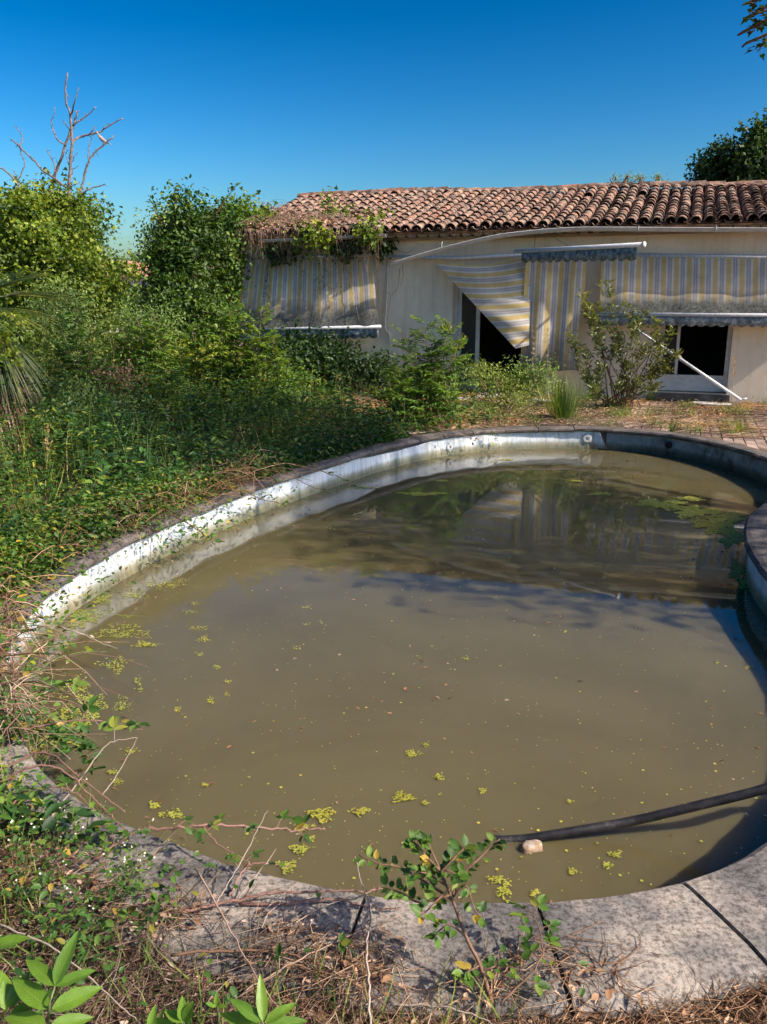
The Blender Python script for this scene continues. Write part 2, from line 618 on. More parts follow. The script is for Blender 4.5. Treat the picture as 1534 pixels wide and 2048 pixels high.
def m_tile():
    m, nt, N, L, p = newmat('terracotta_tile')
    v = objcoord(nt, True)
    g = N.new('ShaderNodeNewGeometry')
    oi = N.new('ShaderNodeObjectInfo')
    ad = N.new('ShaderNodeMath')
    ad.operation = 'ADD'
    L.new(g.outputs['Random Per Island'], ad.inputs[0])
    L.new(oi.outputs['Random'], ad.inputs[1])
    fr = N.new('ShaderNodeMath')
    fr.operation = 'FRACT'
    L.new(ad.outputs[0], fr.inputs[0])
    r = ramp(nt, [(0, (.18, .085, .06)), (.3, (.30, .135, .085)), (.6, (.38, .18, .11)), (.8, (.28, .185, .135)), (1, (.40, .265, .19))])
    L.new(fr.outputs[0], r.inputs[0])
    n1 = noise(nt, 9, 8, .7, v)
    r1 = ramp(nt, [(.38, 0), (.62, 1)])
    L.new(n1.outputs[0], r1.inputs[0])
    c = mixc(nt, r1.outputs[0], r.outputs[0], (.34, .25, .19))
    n2 = noise(nt, 5, 6, .7, v)
    r2 = ramp(nt, [(.42, 0), (.60, .88)])
    L.new(n2.outputs[0], r2.inputs[0])
    c = mixc(nt, r2.outputs[0], c, (.055, .045, .038))
    n3 = noise(nt, 3.1, 6, .7, v)
    r3 = ramp(nt, [(.66, 0), (.72, .9)])
    L.new(n3.outputs[0], r3.inputs[0])
    c = mixc(nt, r3.outputs[0], c, (.48, .27, .04))
    L.new(c, p.inputs['Base Color'])
    p.inputs['Roughness'].default_value = .9
    p.inputs['Specular IOR Level'].default_value = .15
    L.new(bump(nt, n1.outputs[0], .5, .008), p.inputs['Normal'])
    return m


def m_stripe(name, dirty0, dirty1, warm=0.0):
    """u in metres across the stripes, v: 0 at the roller, 1 at the free edge"""
    m, nt, N, L, p = newmat(name)
    tc = N.new('ShaderNodeTexCoord')
    sep = N.new('ShaderNodeSeparateXYZ')
    L.new(tc.outputs['UV'], sep.inputs[0])
    mu = N.new('ShaderNodeMath')
    mu.operation = 'MULTIPLY'
    L.new(sep.outputs[0], mu.inputs[0])
    mu.inputs[1].default_value = 1 / .205
    fr = N.new('ShaderNodeMath')
    fr.operation = 'FRACT'
    L.new(mu.outputs[0], fr.inputs[0])
    Yc, Pc, Gc = (.86, .63, .22), (.88, .84, .76), (.52, .50, .50)
    r = ramp(nt, [(0, Yc), (.34, Pc), (.48, Gc), (.62, Pc), (.66, Gc), (.80, Pc), (.97, Yc)], 'CONSTANT')
    L.new(fr.outputs[0], r.inputs[0])
    v = objcoord(nt)
    n1 = noise(nt, 2.0, 6, .65, v)
    r1 = ramp(nt, [(.3, .62), (.65, 1.0)])
    L.new(n1.outputs[0], r1.inputs[0])
    c = mixc(nt, .16, r.outputs[0], (.62, .60, .56))
    c = mixc(nt, 1.0, c, r1.outputs[0], 'MULTIPLY')
    n2 = noise(nt, 6.0, 7, .7, v)
    ad = N.new('ShaderNodeMath')
    ad.operation = 'MULTIPLY_ADD'
    L.new(n2.outputs[0], ad.inputs[0])
    ad.inputs[1].default_value = .34
    L.new(sep.outputs[1], ad.inputs[2])
    mr = N.new('ShaderNodeMapRange')
    mr.inputs['From Min'].default_value = dirty0 + .17
    mr.inputs['From Max'].default_value = dirty1 + .17
    L.new(ad.outputs[0], mr.inputs[0])
    n4 = noise(nt, 24, 5, .75, v)
    r4 = ramp(nt, [(.35, (.045, .05, .045)), (.6, (.17, .18, .17)), (.75, (.32, .33, .33))])
    L.new(n4.outputs[0], r4.inputs[0])
    c = mixc(nt, mr.outputs[0], c, r4.outputs[0])
    L.new(c, p.inputs['Base Color'])
    p.inputs['Roughness'].default_value = .85
    p.inputs['Specular IOR Level'].default_value = .1
    t = N.new('ShaderNodeBsdfTranslucent')
    L.new(c, t.inputs[0])
    mx = N.new('ShaderNodeMixShader')
    mx.inputs[0].default_value = .28
    L.new(p.outputs[0], mx.inputs[1])
    L.new(t.outputs[0], mx.inputs[2])
    L.new(mx.outputs[0], N['Material Output'].inputs[0])
    return m


def m_valance():
    m, nt, N, L, p = newmat('mouldy_valance')
    v = objcoord(nt)
    n1 = noise(nt, 14, 8, .75, v)
    r = ramp(nt, [(.36, (.035, .045, .05)), (.5, (.16, .19, .2)), (.62, (.36, .38, .36))])
    L.new(n1.outputs[0], r.inputs[0])
    L.new(r.outputs[0], p.inputs['Base Color'])
    p.inputs['Roughness'].default_value = .9
    return m


def m_planks():
    m, nt, N, L, p = newmat('weathered_deck_board')
    v = objcoord(nt)
    oi = N.new('ShaderNodeObjectInfo')
    mp = N.new('ShaderNodeMapping')
    mp.inputs['Rotation'].default_value = (0, 0, YAW)
    mp.inputs['Scale'].default_value = (12, 1.2, 4)
    L.new(v, mp.inputs[0])
    n1 = noise(nt, 2.0, 7, .65, mp.outputs[0])
    r = ramp(nt, [(.3, (.15, .10, .08)), (.7, (.38, .28, .225))])
    L.new(n1.outputs[0], r.inputs[0])
    r2 = ramp(nt, [(0, .6), (1, 1.15)])
    L.new(oi.outputs['Random'], r2.inputs[0])
    c = mixc(nt, 1.0, r.outputs[0], r2.outputs[0], 'MULTIPLY')
    n2 = noise(nt, 3.0, 6, .7, v)
    r3 = ramp(nt, [(.48, 0), (.62, .6)])
    L.new(n2.outputs[0], r3.inputs[0])
    c = mixc(nt, r3.outputs[0], c, (.52, .40, .30))
    L.new(c, p.inputs['Base Color'])
    p.inputs['Roughness'].default_value = .85
    L.new(bump(nt, n1.outputs[0], .4, .01), p.inputs['Normal'])
    return m


def m_glass():
    m, nt, N, L, p = newmat('dusty_glass')
    p.inputs['Base Color'].default_value = (.8, .85, .85, 1)
    p.inputs['Roughness'].default_value = .05
    p.inputs['Transmission Weight'].default_value = .95
    p.inputs['IOR'].default_value = 1.2
    return m


M['water'] = m_water()
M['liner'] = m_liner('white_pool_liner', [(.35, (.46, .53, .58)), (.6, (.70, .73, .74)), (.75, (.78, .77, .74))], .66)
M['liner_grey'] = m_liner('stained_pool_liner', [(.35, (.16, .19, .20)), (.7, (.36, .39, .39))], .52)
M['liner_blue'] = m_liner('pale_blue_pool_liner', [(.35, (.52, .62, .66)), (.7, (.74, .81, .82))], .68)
M['tile'] = m_tile()
M['stripe_low'] = m_stripe('striped_canvas', .58, .84)
M['stripe'] = m_stripe('striped_canvas_clean', .80, 1.08)
M['valance'] = m_valance()
M['plank'] = m_planks()
M['glass'] = m_glass()

# ================================================================== POOL
POOL = [U(*p)[:2] for p in [(1534, 1700), (1380, 1765), (1200, 1800), (1000, 1812), (850, 1810), (700, 1790), (550, 1760), (400, 1715), (190, 1630), (60, 1535)]]
POOL += [(-1.60, 3.2), (-1.93, 3.85), (-2.06, 4.5), (-2.05, 5.1), (-1.93, 5.75), (-1.76, 6.35), (-1.49, 7.05), (-1.19, 7.75), (-.78, 8.5), (-.38, 9.22), (.18, 10.08), (.78, 10.78),
         (1.62, 11.25), (2.6, 11.35), (3.3, 11.15), (3.82, 10.72), (4.16, 9.99), (4.28, 9.1), (4.15, 8.2), (3.8, 7.55), (3.36, 7.02), (2.99, 6.5), (2.76, 6.02), (2.61, 5.6), (2.50, 5.1), (2.42, 4.5), (2.28, 3.7), (1.85, 2.85)]
PC = spline(np.array(POOL), 12, True)          # inner edge of the coping
_seg = np.linalg.norm(np.roll(PC, -1, 0) - PC, axis=1)
# resample evenly
cum = np.concatenate([[0], np.cumsum(_seg)])
LEN = cum[-1]
NP = int(LEN / .05)
tt = np.linspace(0, LEN, NP, endpoint=False)
cl = np.vstack([PC, PC[0]])
PC = np.stack([np.interp(tt, cum, cl[:, 0]), np.interp(tt, cum, cl[:, 1])], 1)
tan = unit(np.roll(PC, -1, 0) - np.roll(PC, 1, 0))
NRM = np.stack([tan[:, 1], -tan[:, 0]], 1)
cen = PC.mean(0)
if ((PC - cen) * NRM).sum() < 0:
    NRM = -NRM                                   # outward


def at_arc(i, off, z):
    i = int(i) % NP
    p = PC[i] + NRM[i] * off
    return (p[0], p[1], z)


def in_pool(x, y, margin=0.0):
    """signed: distance outward from the inner coping edge (negative inside)"""
    q = np.stack([np.atleast_1d(x), np.atleast_1d(y)], 1)
    out = np.empty(len(q))
    for a in range(0, len(q), 4000):
        d = q[a:a + 4000, None, :] - PC[None, ::2, :]
        d2 = (d ** 2).sum(2)
        k = d2.argmin(1)
        sgn = (d[np.arange(len(k)), k] * NRM[::2][k]).sum(1)
        out[a:a + 4000] = np.sqrt(d2[np.arange(len(k)), k]) * np.sign(sgn)
    return out


def arc_near(x, y):
    return int(((PC - np.array([x, y])) ** 2).sum(1).argmin())


WATER_Z = -0.30
pool = empty('swimming_pool', (1, 6, 0), 'abandoned free-form swimming pool with worn stone edge and torn pale liner', 'swimming pool')
# ground sheet with the pool cut out
GZ = -.05
bm = bmesh.new()
inner = [bm.verts.new((PC[i][0] + NRM[i][0] * .05, PC[i][1] + NRM[i][1] * .05, GZ)) for i in range(0, NP, 3)]
R = 1500
outer = [bm.verts.new((x, y, GZ)) for x, y in ((-R, -R), (R, -R), (R, R), (-R, R))]
mid = [bm.verts.new((x, y, GZ)) for x, y in ((-14, -4), (16, -4), (16, 24), (-14, 24))]
ei = [bm.edges.new((inner[i], inner[(i + 1) % len(inner)])) for i in range(len(inner))]
em = [bm.edges.new((mid[i], mid[(i + 1) % 4])) for i in range(4)]
eo = [bm.edges.new((outer[i], outer[(i + 1) % 4])) for i in range(4)]
bmesh.ops.triangle_fill(bm, edges=ei + em, use_beauty=True)
for i in range(4):
    bm.faces.new((outer[i], outer[(i + 1) % 4], mid[(i + 1) % 4], mid[i]))
bmesh.ops.recalc_face_normals(bm, faces=bm.faces)
me = bpy.data.meshes.new('ground')
bm.to_mesh(me)
bm.free()
me.materials.append(M['ground'])
tag(put('ground', me), kind='structure')

# basin wall and floor
idx = list(range(0, NP, 2))
n = len(idx)
v = [at_arc(i, .045, -.03) for i in idx] + [at_arc(i, .045, -1.4) for i in idx]
f = [[k, (k + 1) % n, n + (k + 1) % n, n + k] for k in range(n)] + [[n + k for k in range(n)]]
put('basin', mesh_np('basin', v, f, M['basin'], False), pool)
# water
wme = mesh_np('water', [at_arc(i, .03, WATER_Z) for i in idx], [list(range(n))], M['water'])
tag(put('water', wme), kind='structure')


def liner(name, i0, i1, mat, sag=None, seed=1, thick=.0):
    """strip of sheet hanging down the basin wall between two arc indices (i0<i1, wrapping)"""
    r = np.random.RandomState(seed)
    ids = np.arange(i0, i1 + 1)
    zs = np.array([0, .05, .12, .3, .6, 1.0])
    wav = np.interp(np.arange(len(ids)), np.arange(0, len(ids) + 8, 4), r.normal(size=len(np.arange(0, len(ids) + 8, 4))))
    v = []
    for k, i in enumerate(ids):
        top = -.035 - (sag(k / max(1, len(ids) - 1)) if sag else 0)
        for j, q in enumerate(zs):
            z = top + (-.45 - top) * q
            off = .022 + .012 * wav[k] * (1 - q) - .03 * q
            v.append(at_arc(i, off, z))
    m = len(zs)
    f = []
    for k in range(len(ids) - 1):
        for j in range(m - 1):
            f.append([k * m + j, (k + 1) * m + j, (k + 1) * m + j + 1, k * m + j + 1])
    me = mesh_np(name, v, f, mat, True)
    o = put(name, me, pool)
    sd = o.modifiers.new('solid', 'SOLIDIFY')
    sd.thickness = .003
    return o


iA = arc_near(-1.33, 2.77)
iT = arc_near(2.98, 11.30)
iS0, iS1 = arc_near(-.35, 9.25), arc_near(.75, 10.75)


def sagf(t):
    i = iA + t * (iT - iA)
    q = (i - iS0) / (iS1 - iS0)
    return .075 * max(0, math.sin(min(max(q, 0), 1) * math.pi)) + .008 * math.sin(t * 60)


if iT < iA: iT += NP
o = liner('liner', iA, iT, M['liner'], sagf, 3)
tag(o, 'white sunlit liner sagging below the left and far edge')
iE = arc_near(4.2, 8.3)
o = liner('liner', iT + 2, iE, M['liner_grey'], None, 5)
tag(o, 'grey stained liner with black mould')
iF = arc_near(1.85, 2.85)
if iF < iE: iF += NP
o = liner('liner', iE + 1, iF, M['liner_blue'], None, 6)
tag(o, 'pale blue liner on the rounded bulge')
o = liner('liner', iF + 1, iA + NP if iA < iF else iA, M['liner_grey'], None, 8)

# torn flap of the white liner
a = np.array(at_arc(iT, .02, -.03))
b = np.array(at_arc(iT, -.02, -.27))
t2 = np.array([tan[iT % NP][0], tan[iT % NP][1], 0])
n2 = np.array([NRM[iT % NP][0], NRM[iT % NP][1], 0])
sgn = 1 if (t2[0] > 0) else -1
v = [a - sgn * t2 * .06, a, b + sgn * t2 * .13 - n2 * .10, b - sgn * t2 * .05 - n2 * .02, a + sgn * t2 * .035 - n2 * .06 - np.array([0, 0, .07])]
put('liner_flap', mesh_np('liner_flap', v, [[0, 1, 4], [0, 4, 3], [4, 2, 3]], M['liner']), pool)


def fitting(i, z, r, mat):
    c = np.array(at_arc(i, .012, z))
    nn = -np.array([NRM[i % NP][0], NRM[i % NP][1], 0])
    tt_ = np.array([tan[i % NP][0], tan[i % NP][1], 0])
    up = np.array([0, 0, 1])
    v = []
    rings = [(r, 0), (r, .02), (r * .8, .03), (r * .35, .03), (r * .3, .005)]
    for rr, h in rings:
        for k in range(16):
            an = 2 * math.pi * k / 16
            v.append(c + nn * h + tt_ * math.cos(an) * rr + up * math.sin(an) * rr)
    f = [[q * 16 + k, q * 16 + (k + 1) % 16, (q + 1) * 16 + (k + 1) % 16, (q + 1) * 16 + k] for q in range(4) for k in range(16)]
    f.append([64 + k for k in range(16)])
    o = put('inlet_fitting', mesh_np('inlet_fitting', v, f, mat), pool)
    return o


tag(fitting(arc_near(2.83, 11.34), -.15, .065, M['white']), 'round white inlet fitting with a dark hole')
tag(fitting(arc_near(.86, 10.85), -.19, .06, M['white']), 'small white inlet fitting half under twigs')
tag(fitting(arc_near(3.75, 10.8), -.15, .05, M['rubber']), 'black round inlet fitting in the grey liner')

bed = [at_arc(i, .0, -.02) for i in idx] + [at_arc(i, .16, -.016) for i in idx] + [at_arc(i, .34, -.022) for i in idx]
put('mortar_bed', mesh_np('mortar_bed', bed, [[k, (k + 1) % n, n + (k + 1) % n, n + k] for k in range(n)] + [[n + k, n + (k + 1) % n, 2 * n + (k + 1) % n, 2 * n + k] for k in range(n)], M['ground']), pool)
# coping stones: each its own piece
prof = [(-.012, -.062), (-.034, -.045), (-.036, -.022), (-.018, -.004), (.02, .002), (.14, .005), (.25, .003), (.325, -.006), (.352, -.028), (.356, -.08)]
arc = 3
k0 = arc_near(.90, 2.14)
pos = 0.0
cuts = []
while pos < LEN - .3:
    cuts.append(pos)
    pos += .49 + rng.uniform(-.02, .03)
cuts.append(LEN)
for c in range(len(cuts) - 1):
    a0, a1 = cuts[c] + .0055, cuts[c + 1] - .0055
    ns = 6
    jz = rng.normal() * .004
    tilt = rng.normal() * .006
    v = []
    im = int(k0 + (a0 + a1) / 2 / LEN * NP) % NP
    wf = .5 if (PC[im][1] > 8.2 and PC[im][0] > -.6) else 1.0
    for q in np.linspace(a0, a1, ns):
        i = (k0 + q / LEN * NP) % NP
        i0, i1 = int(i) % NP, (int(i) + 1) % NP
        fr = i - int(i)
        p = PC[i0] * (1 - fr) + PC[i1] * fr
        nn = NRM[i0] * (1 - fr) + NRM[i1] * fr
        e = 0.0 if (a0 + .02 < q < a1 - .02) else .004
        for k, (off, z) in enumerate(prof):
            off2 = (off if off < .03 else .03 + (off - .03) * wf) + rng.normal() * .0022
            v.append((p[0] + nn[0] * off2, p[1] + nn[1] * off2, z + jz + tilt * (off - .2) - e + rng.normal() * .0012))
    m = len(prof)
    f = [[a_ * m + b_, a_ * m + b_ + 1, (a_ + 1) * m + b_ + 1, (a_ + 1) * m + b_] for a_ in range(ns - 1) for b_ in range(m - 1)]
    f += [list(range(m)), [(ns - 1) * m + b_ for b_ in range(m)][::-1]]
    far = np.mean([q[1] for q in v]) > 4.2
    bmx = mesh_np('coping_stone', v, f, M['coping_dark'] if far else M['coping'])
    me_ = bmx
    b2 = bmesh.new()
    b2.from_mesh(me_)
    bmesh.ops.recalc_face_normals(b2, faces=b2.faces)
    b2.to_mesh(me_)
    b2.free()
    o = put('coping_stone', me_, pool)

# ================================================================== HOUSE
sL = S_of(UW(478, 480, 0)) + .0
sR = S_of(UW(1534, 500, 0)) + 2.6
RUN = 3.9
DEPTH = 7.1
WALL_T = .28
rl = UW(582, 386, RUN - OVER)
rr = UW(1534, 362, RUN - OVER)
zl, zr_ = rl[2] - .09, rr[2] - .09
sl_, sr_ = S_of(rl), S_of(rr)


def ridge_z(s):
    return zl + (zr_ - zl) * (s - sl_) / (sr_ - sl_) + .02 * math.sin(s * 1.3)


house = empty('house', HW(0, 0, 0), 'low abandoned house with beige plaster walls and red clay tile roof', 'house')


def sw(px, py=600):
    return S_of(UW(px, py))


def zw(px, py, d=0.0):
    return float(UW(px, py, d)[2])


dl, dr_ = sw(905), sw(1068)
wl_, wr_ = sw(1318, 700), sw(1462, 700)
ll_, lr_ = sw(545, 620), sw(655, 620)
WZ = 2.98
mb = MB()
openings = [(ll_, lr_, .85, 2.25), (dl, dr_, .0, 2.28), (wl_, wr_, .12, 2.25)]
s = sL
for (a, b, z0, z1) in openings:
    mb.hbox(s, a, 0, WALL_T, GZ - .1, WZ)
    mb.hbox(a, b, 0, WALL_T, z1, WZ)
    if z0 > .05: mb.hbox(a, b, 0, WALL_T, GZ - .1, z0)
    s = b
mb.hbox(s, sR, 0, WALL_T, GZ - .1, WZ)
# other walls
mb.hbox(sL, sL + WALL_T, WALL_T, DEPTH, GZ - .1, WZ)
mb.hbox(sR - WALL_T, sR, WALL_T, DEPTH, GZ - .1, WZ)
mb.hbox(sL, sR, DEPTH, DEPTH + WALL_T, GZ - .1, WZ)
# left gable triangle
gv = [HW(sL, .0, WZ), HW(sL, DEPTH, WZ), HW(sL, RUN - OVER, ridge_z(sL) - .12), HW(sL + WALL_T, .0, WZ), HW(sL + WALL_T, DEPTH, WZ), HW(sL + WALL_T, RUN - OVER, ridge_z(sL) - .12)]
mb.add(gv, [[0, 1, 2], [3, 5, 4], [0, 2, 5, 3], [1, 4, 5, 2]])
mb.build('wall', M['plaster'], house)
mb = MB()
mb.hbox(sL + .3, sR - .3, WALL_T + .01, DEPTH - .01, GZ, -.01)
mb.hbox(sL + .3, sR - .3, WALL_T + .01, DEPTH - .01, 2.7, 2.74)
mb.hbox(sL + .3, sR - .3, 3.4, 3.5, 0, 2.7)
mb.build('interior', M['inside'], house)

# roof deck
mb = MB()
s0, s1 = sL - .12, sR + .1


def roofpt(s, q, up=0.0):
    """q 0 at the eave, 1 at the ridge"""
    z0 = EAVE_Z
    zr = ridge_z(s)
    sagz = -.035 * math.sin(q * math.pi) * (1 + .5 * math.sin(s * .9))
    d = -OVER + RUN * q
    nz = math.atan2(zr - z0, RUN)
    p = HW(s, d, z0 + (zr - z0) * q + sagz)
    return p + up * (np.array([0, 0, math.cos(nz)]) - hn * math.sin(nz))


NS, NQ = 40, 6
v = []
for a in range(NS + 1):
    s = s0 + (s1 - s0) * a / NS
    for b in range(NQ + 1):
        v.append(roofpt(s, b / NQ, -.03))
f = [[a * (NQ + 1) + b, (a + 1) * (NQ + 1) + b, (a + 1) * (NQ + 1) + b + 1, a * (NQ + 1) + b + 1] for a in range(NS) for b in range(NQ)]
mb.add(v, f)
v = []
for a in range(NS + 1):                      # rear slope
    s = s0 + (s1 - s0) * a / NS
    v += [HW(s, RUN - OVER, ridge_z(s) - .03), HW(s, DEPTH + .5, 2.85)]
mb.add(v, [[2 * a, 2 * a + 2, 2 * a + 3, 2 * a + 1] for a in range(NS)])
roof = mb.build('roof', M['tile'], house)
sd = roof.modifiers.new('solid', 'SOLIDIFY')
sd.thickness = .03
sd.offset = -1


def barrel(length, r0, r1, segs=6, arc=math.pi * .94, th=.013, seed=0):
    """cover tile, y up-slope from 0 (wide lower end) to length"""
    rs = np.random.RandomState(seed)
    v, f = [], []
    for (y, r) in ((0, r0), (length, r1)):
        for rad in (r, r - th):
            for k in range(segs + 1):
                an = (math.pi - arc) / 2 + arc * k / segs
                v.append((math.cos(an) * rad, y + (rs.normal() * .002 if y == 0 else 0), math.sin(an) * rad))
    k1 = segs + 1
    for k in range(segs):
        f.append([k, k + 1, 2 * k1 + k + 1, 2 * k1 + k])               # outer
        f.append([k1 + k + 1, k1 + k, 3 * k1 + k, 3 * k1 + k + 1])     # inner
        f.append([k + 1, k, k1 + k, k1 + k + 1])                       # lower lip
    f.append([0, 2 * k1, 3 * k1, k1])
    f.append([segs, k1 + segs, 3 * k1 + segs, 2 * k1 + segs])
    return np.array(v), f


PITCHT = .207
NROW = 13
ncol = int((s1 - s0) / PITCHT)
tile_meshes = []
for k in range(6):
    v, f = barrel(.41, .098 + .003 * (k % 3), .076, seed=k)
    tile_meshes.append((v, f, mesh_np('roof_tile', v, f, M['tile'])))
tiles = []
for c in range(ncol + 1):
    s = s0 + .06 + c * PITCHT
    cw = rng.normal() * .006
    for r in range(NROW):
        if rng.rand() < .008: continue
        q = r / NROW - .012 + rng.normal() * .004
        p = roofpt(s + cw + rng.normal() * .009, max(q + (rng.rand() < .06) * rng.uniform(-.03, .03), -.02), .018 + rng.normal() * .006)
        p2 = roofpt(s + cw, q + .08, .018)
        y = unit(p2 - p)
        x = unit(hu + rng.normal(size=3) * .018 - y * ((hu) @ y))
        z = np.cross(x, y)
        y = np.cross(z, x)
        lift = .016
        Mx = Matrix(((x[0], y[0], z[0], p[0]), (x[1], y[1], z[1], p[1]), (x[2], y[2], z[2], p[2]), (0, 0, 0, 1)))
        Mx = Mx @ Matrix.Rotation(RAD(-1.8 + rng.normal() * .9), 4, 'X') @ Matrix.Rotation(RAD(rng.normal() * 3.2), 4, 'Y')
        rp = p - CAMP
        depth = rp[1] * CT - rp[2] * ST
        pxx = 767 + F * rp[0] / depth
        tiles.append((depth if pxx < 1560 else 99, Mx, c % 6, pxx))
tiles.sort(key=lambda t: t[0])
rest = []
for j, (dep, Mx, k, pxx) in enumerate(tiles):
    if j < 300:
        o = bpy.data.objects.new('roof_tile', tile_meshes[k][2])
        COL.objects.link(o)
        o.parent = roof
        o.matrix_local = Mx
    else:
        A = np.array(Mx)
        rest.append((tile_meshes[k][0] @ A[:3, :3].T + A[:3, 3], tile_meshes[k][1]))
mb = MB()
for v, f in rest: mb.add(v, f)
tag(mb.build('more_roof_tiles', M['tile'], roof), kind='stuff')
# channel tiles between the cover tiles
mb = MB()
for c in range(ncol + 1):
    s = s0 + .06 + (c + .5) * PITCHT
    for r in range(NROW):
        q0, q1 = r / NROW - .02, (r + 1.15) / NROW - .02
        v = []
        for q, lf in ((q0, .03), (q1, .012)):
            for k in range(5):
                an = math.pi * (k / 4)
                v.append(roofpt(s - math.cos(an) * .095, q, lf - math.sin(an) * .055 + .02))
        mb.add(v, [[k, k + 1, 5 + k + 1, 5 + k] for k in range(4)])
tag(mb.build('channel_tiles', M['tile'], roof), kind='stuff')
# ridge tiles
v, f = barrel(.44, .125, .11, segs=7, th=.016, seed=9)
rm = mesh_np('ridge_tile', v, f, M['tile'])
s = s1 - .1
while s > s0 - .02:
    p = HW(s, RUN - OVER, ridge_z(s) + .005 + rng.normal() * .006)
    y = unit(-hu * 1.0 + rng.normal(size=3) * .015)
    x = unit(np.cross(y, [0, 0, 1]))
    z = np.cross(x, y)
    o = bpy.data.objects.new('ridge_tile', rm)
    COL.objects.link(o)
    o.parent = roof
    o.matrix_local = Matrix(((x[0], y[0], z[0], p[0]), (x[1], y[1], z[1], p[1]), (x[2], y[2], z[2], p[2]), (0, 0, 0, 1)))
    s -= .36
# soffit and scalloped cornice under the eave
mb = MB()
mb.hbox(s0 + .05, s1 - .05, -.285, .02, WZ - .104, WZ - .05)
mb.hbox(s0 + .05, s1 - .05, -.16, -.002, WZ - .20, WZ - .16)
mb.build('soffit', M['cornice'], house)


def scallop(r, depth):
    v, f = [], []
    K = 7
    for dd in (0, depth):
        for k in range(K):
            an = math.pi * k / (K - 1)
            v.append((math.cos(an) * r, dd, -math.sin(an) * r * .62))
    f.append(list(range(K)))
    f.append([K + k for k in range(K)][::-1])
    for k in range(K - 1): f.append([k + 1, k, K + k, K + k + 1])
    f.append([0, K - 1, 2 * K - 1, K])
    return v, f


v, f = scallop(.1, .24)
cm = mesh_np('cornice_tile', v, f, M['cornice'])
for c in range(ncol):
    s = s0 + .12 + c * PITCHT
    if s > sR - .2: break
    for row in ((-.29, WZ - .105),):
        p = HW(s, row[0], row[1])
        o = bpy.data.objects.new('cornice_tile', cm)
        COL.objects.link(o)
        o.parent = house
        o.matrix_parent_inverse = Matrix.Translation(-Vector(house.location))
        o.matrix_basis = Matrix(((hu[0], hn[0], 0, p[0]), (hu[1], hn[1], 0, p[1]), (0, 0, 1, p[2]), (0, 0, 0, 1)))

# door
mb = MB()
D0 = .13
mb.hbox(dl + .003, dl + .07, D0, D0 + .07, 0, 2.275)
mb.hbox(dr_ - .07, dr_ - .003, D0, D0 + .07, 0, 2.275)
mb.hbox(dl + .073, dr_ - .073, D0, D0 + .07, 2.19, 2.275)
door = mb.build('door', M['white'], house)
tag(door, 'white glazed door standing half open')
ds = dl + .075
sx = sw(948, 650)
mb = MB()
mb.hbox(ds, ds + .07, D0 + .015, D0 + .06, .03, 2.18)
mb.hbox(sx, sx + .075, D0 + .015, D0 + .06, .03, 2.18)
mb.hbox(ds + .073, sx - .003, D0 + .015, D0 + .06, .36, .47)
mb.hbox(ds + .073, sx - .003, D0 + .02, D0 + .05, .03, .357)
mb.hbox(ds + .073, sx - .003, D0 + .015, D0 + .06, 2.10, 2.18)
mb.build('door_leaf', M['white'], door)
MB().hbox(ds + .073, sx - .003, D0 + .035, D0 + .041, .473, 2.097).build('pane', M['glass'], door)
# right window
mb = MB()
zb = .14
mb.hbox(wl_ + .003, wl_ + .07, D0, D0 + .07, zb, 2.245)
mb.hbox(wr_ - .07, wr_ - .003, D0, D0 + .07, zb, 2.245)
mb.hbox(wl_ + .073, wr_ - .073, D0, D0 + .07, 2.17, 2.245)
win = mb.build('window', M['white'], house)
tag(win, 'white framed window with pale panel below dark glass')
mx_ = sw(1352, 700)
mb = MB()
mb.hbox(mx_, mx_ + .05, D0 + .01, D0 + .06, zb + .283, 2.167)
mb.hbox(wl_ + .073, wr_ - .073, D0 + .004, D0 + .066, zb + .23, zb + .28)
mb.build('sash', M['white'], win)
MB().hbox(wl_ + .073, wr_ - .073, D0 + .02, D0 + .05, zb, zb + .227).build('panel', M['white'], win)
MB().hbox(wl_ + .073, mx_ - .003, D0 + .03, D0 + .036, zb + .283, 2.167).build('pane', M['glass'], win)
# window behind the left awning
mb = MB()
mb.hbox(ll_ + .003, ll_ + .07, D0, D0 + .07, .853, 2.247)
mb.hbox(lr_ - .07, lr_ - .003, D0, D0 + .07, .853, 2.247)
mb.hbox(ll_ + .073, lr_ - .073, D0, D0 + .07, 2.17, 2.247)
mb.hbox(ll_ + .073, lr_ - .073, D0, D0 + .07, .853, .93)
win2 = mb.build('window', M['white'], house)
tag(win2, 'window behind the creeper-hung awning')
MB().hbox(ll_ + .073, lr_ - .073, D0 + .03, D0 + .036, .933, 2.167).build('pane', M['glass'], win2)
MB().hbox(wl_ - .05, wr_ + .05, -.12, D0 - .005, -.03, .115).build('sill', M['coping_dark'], win)


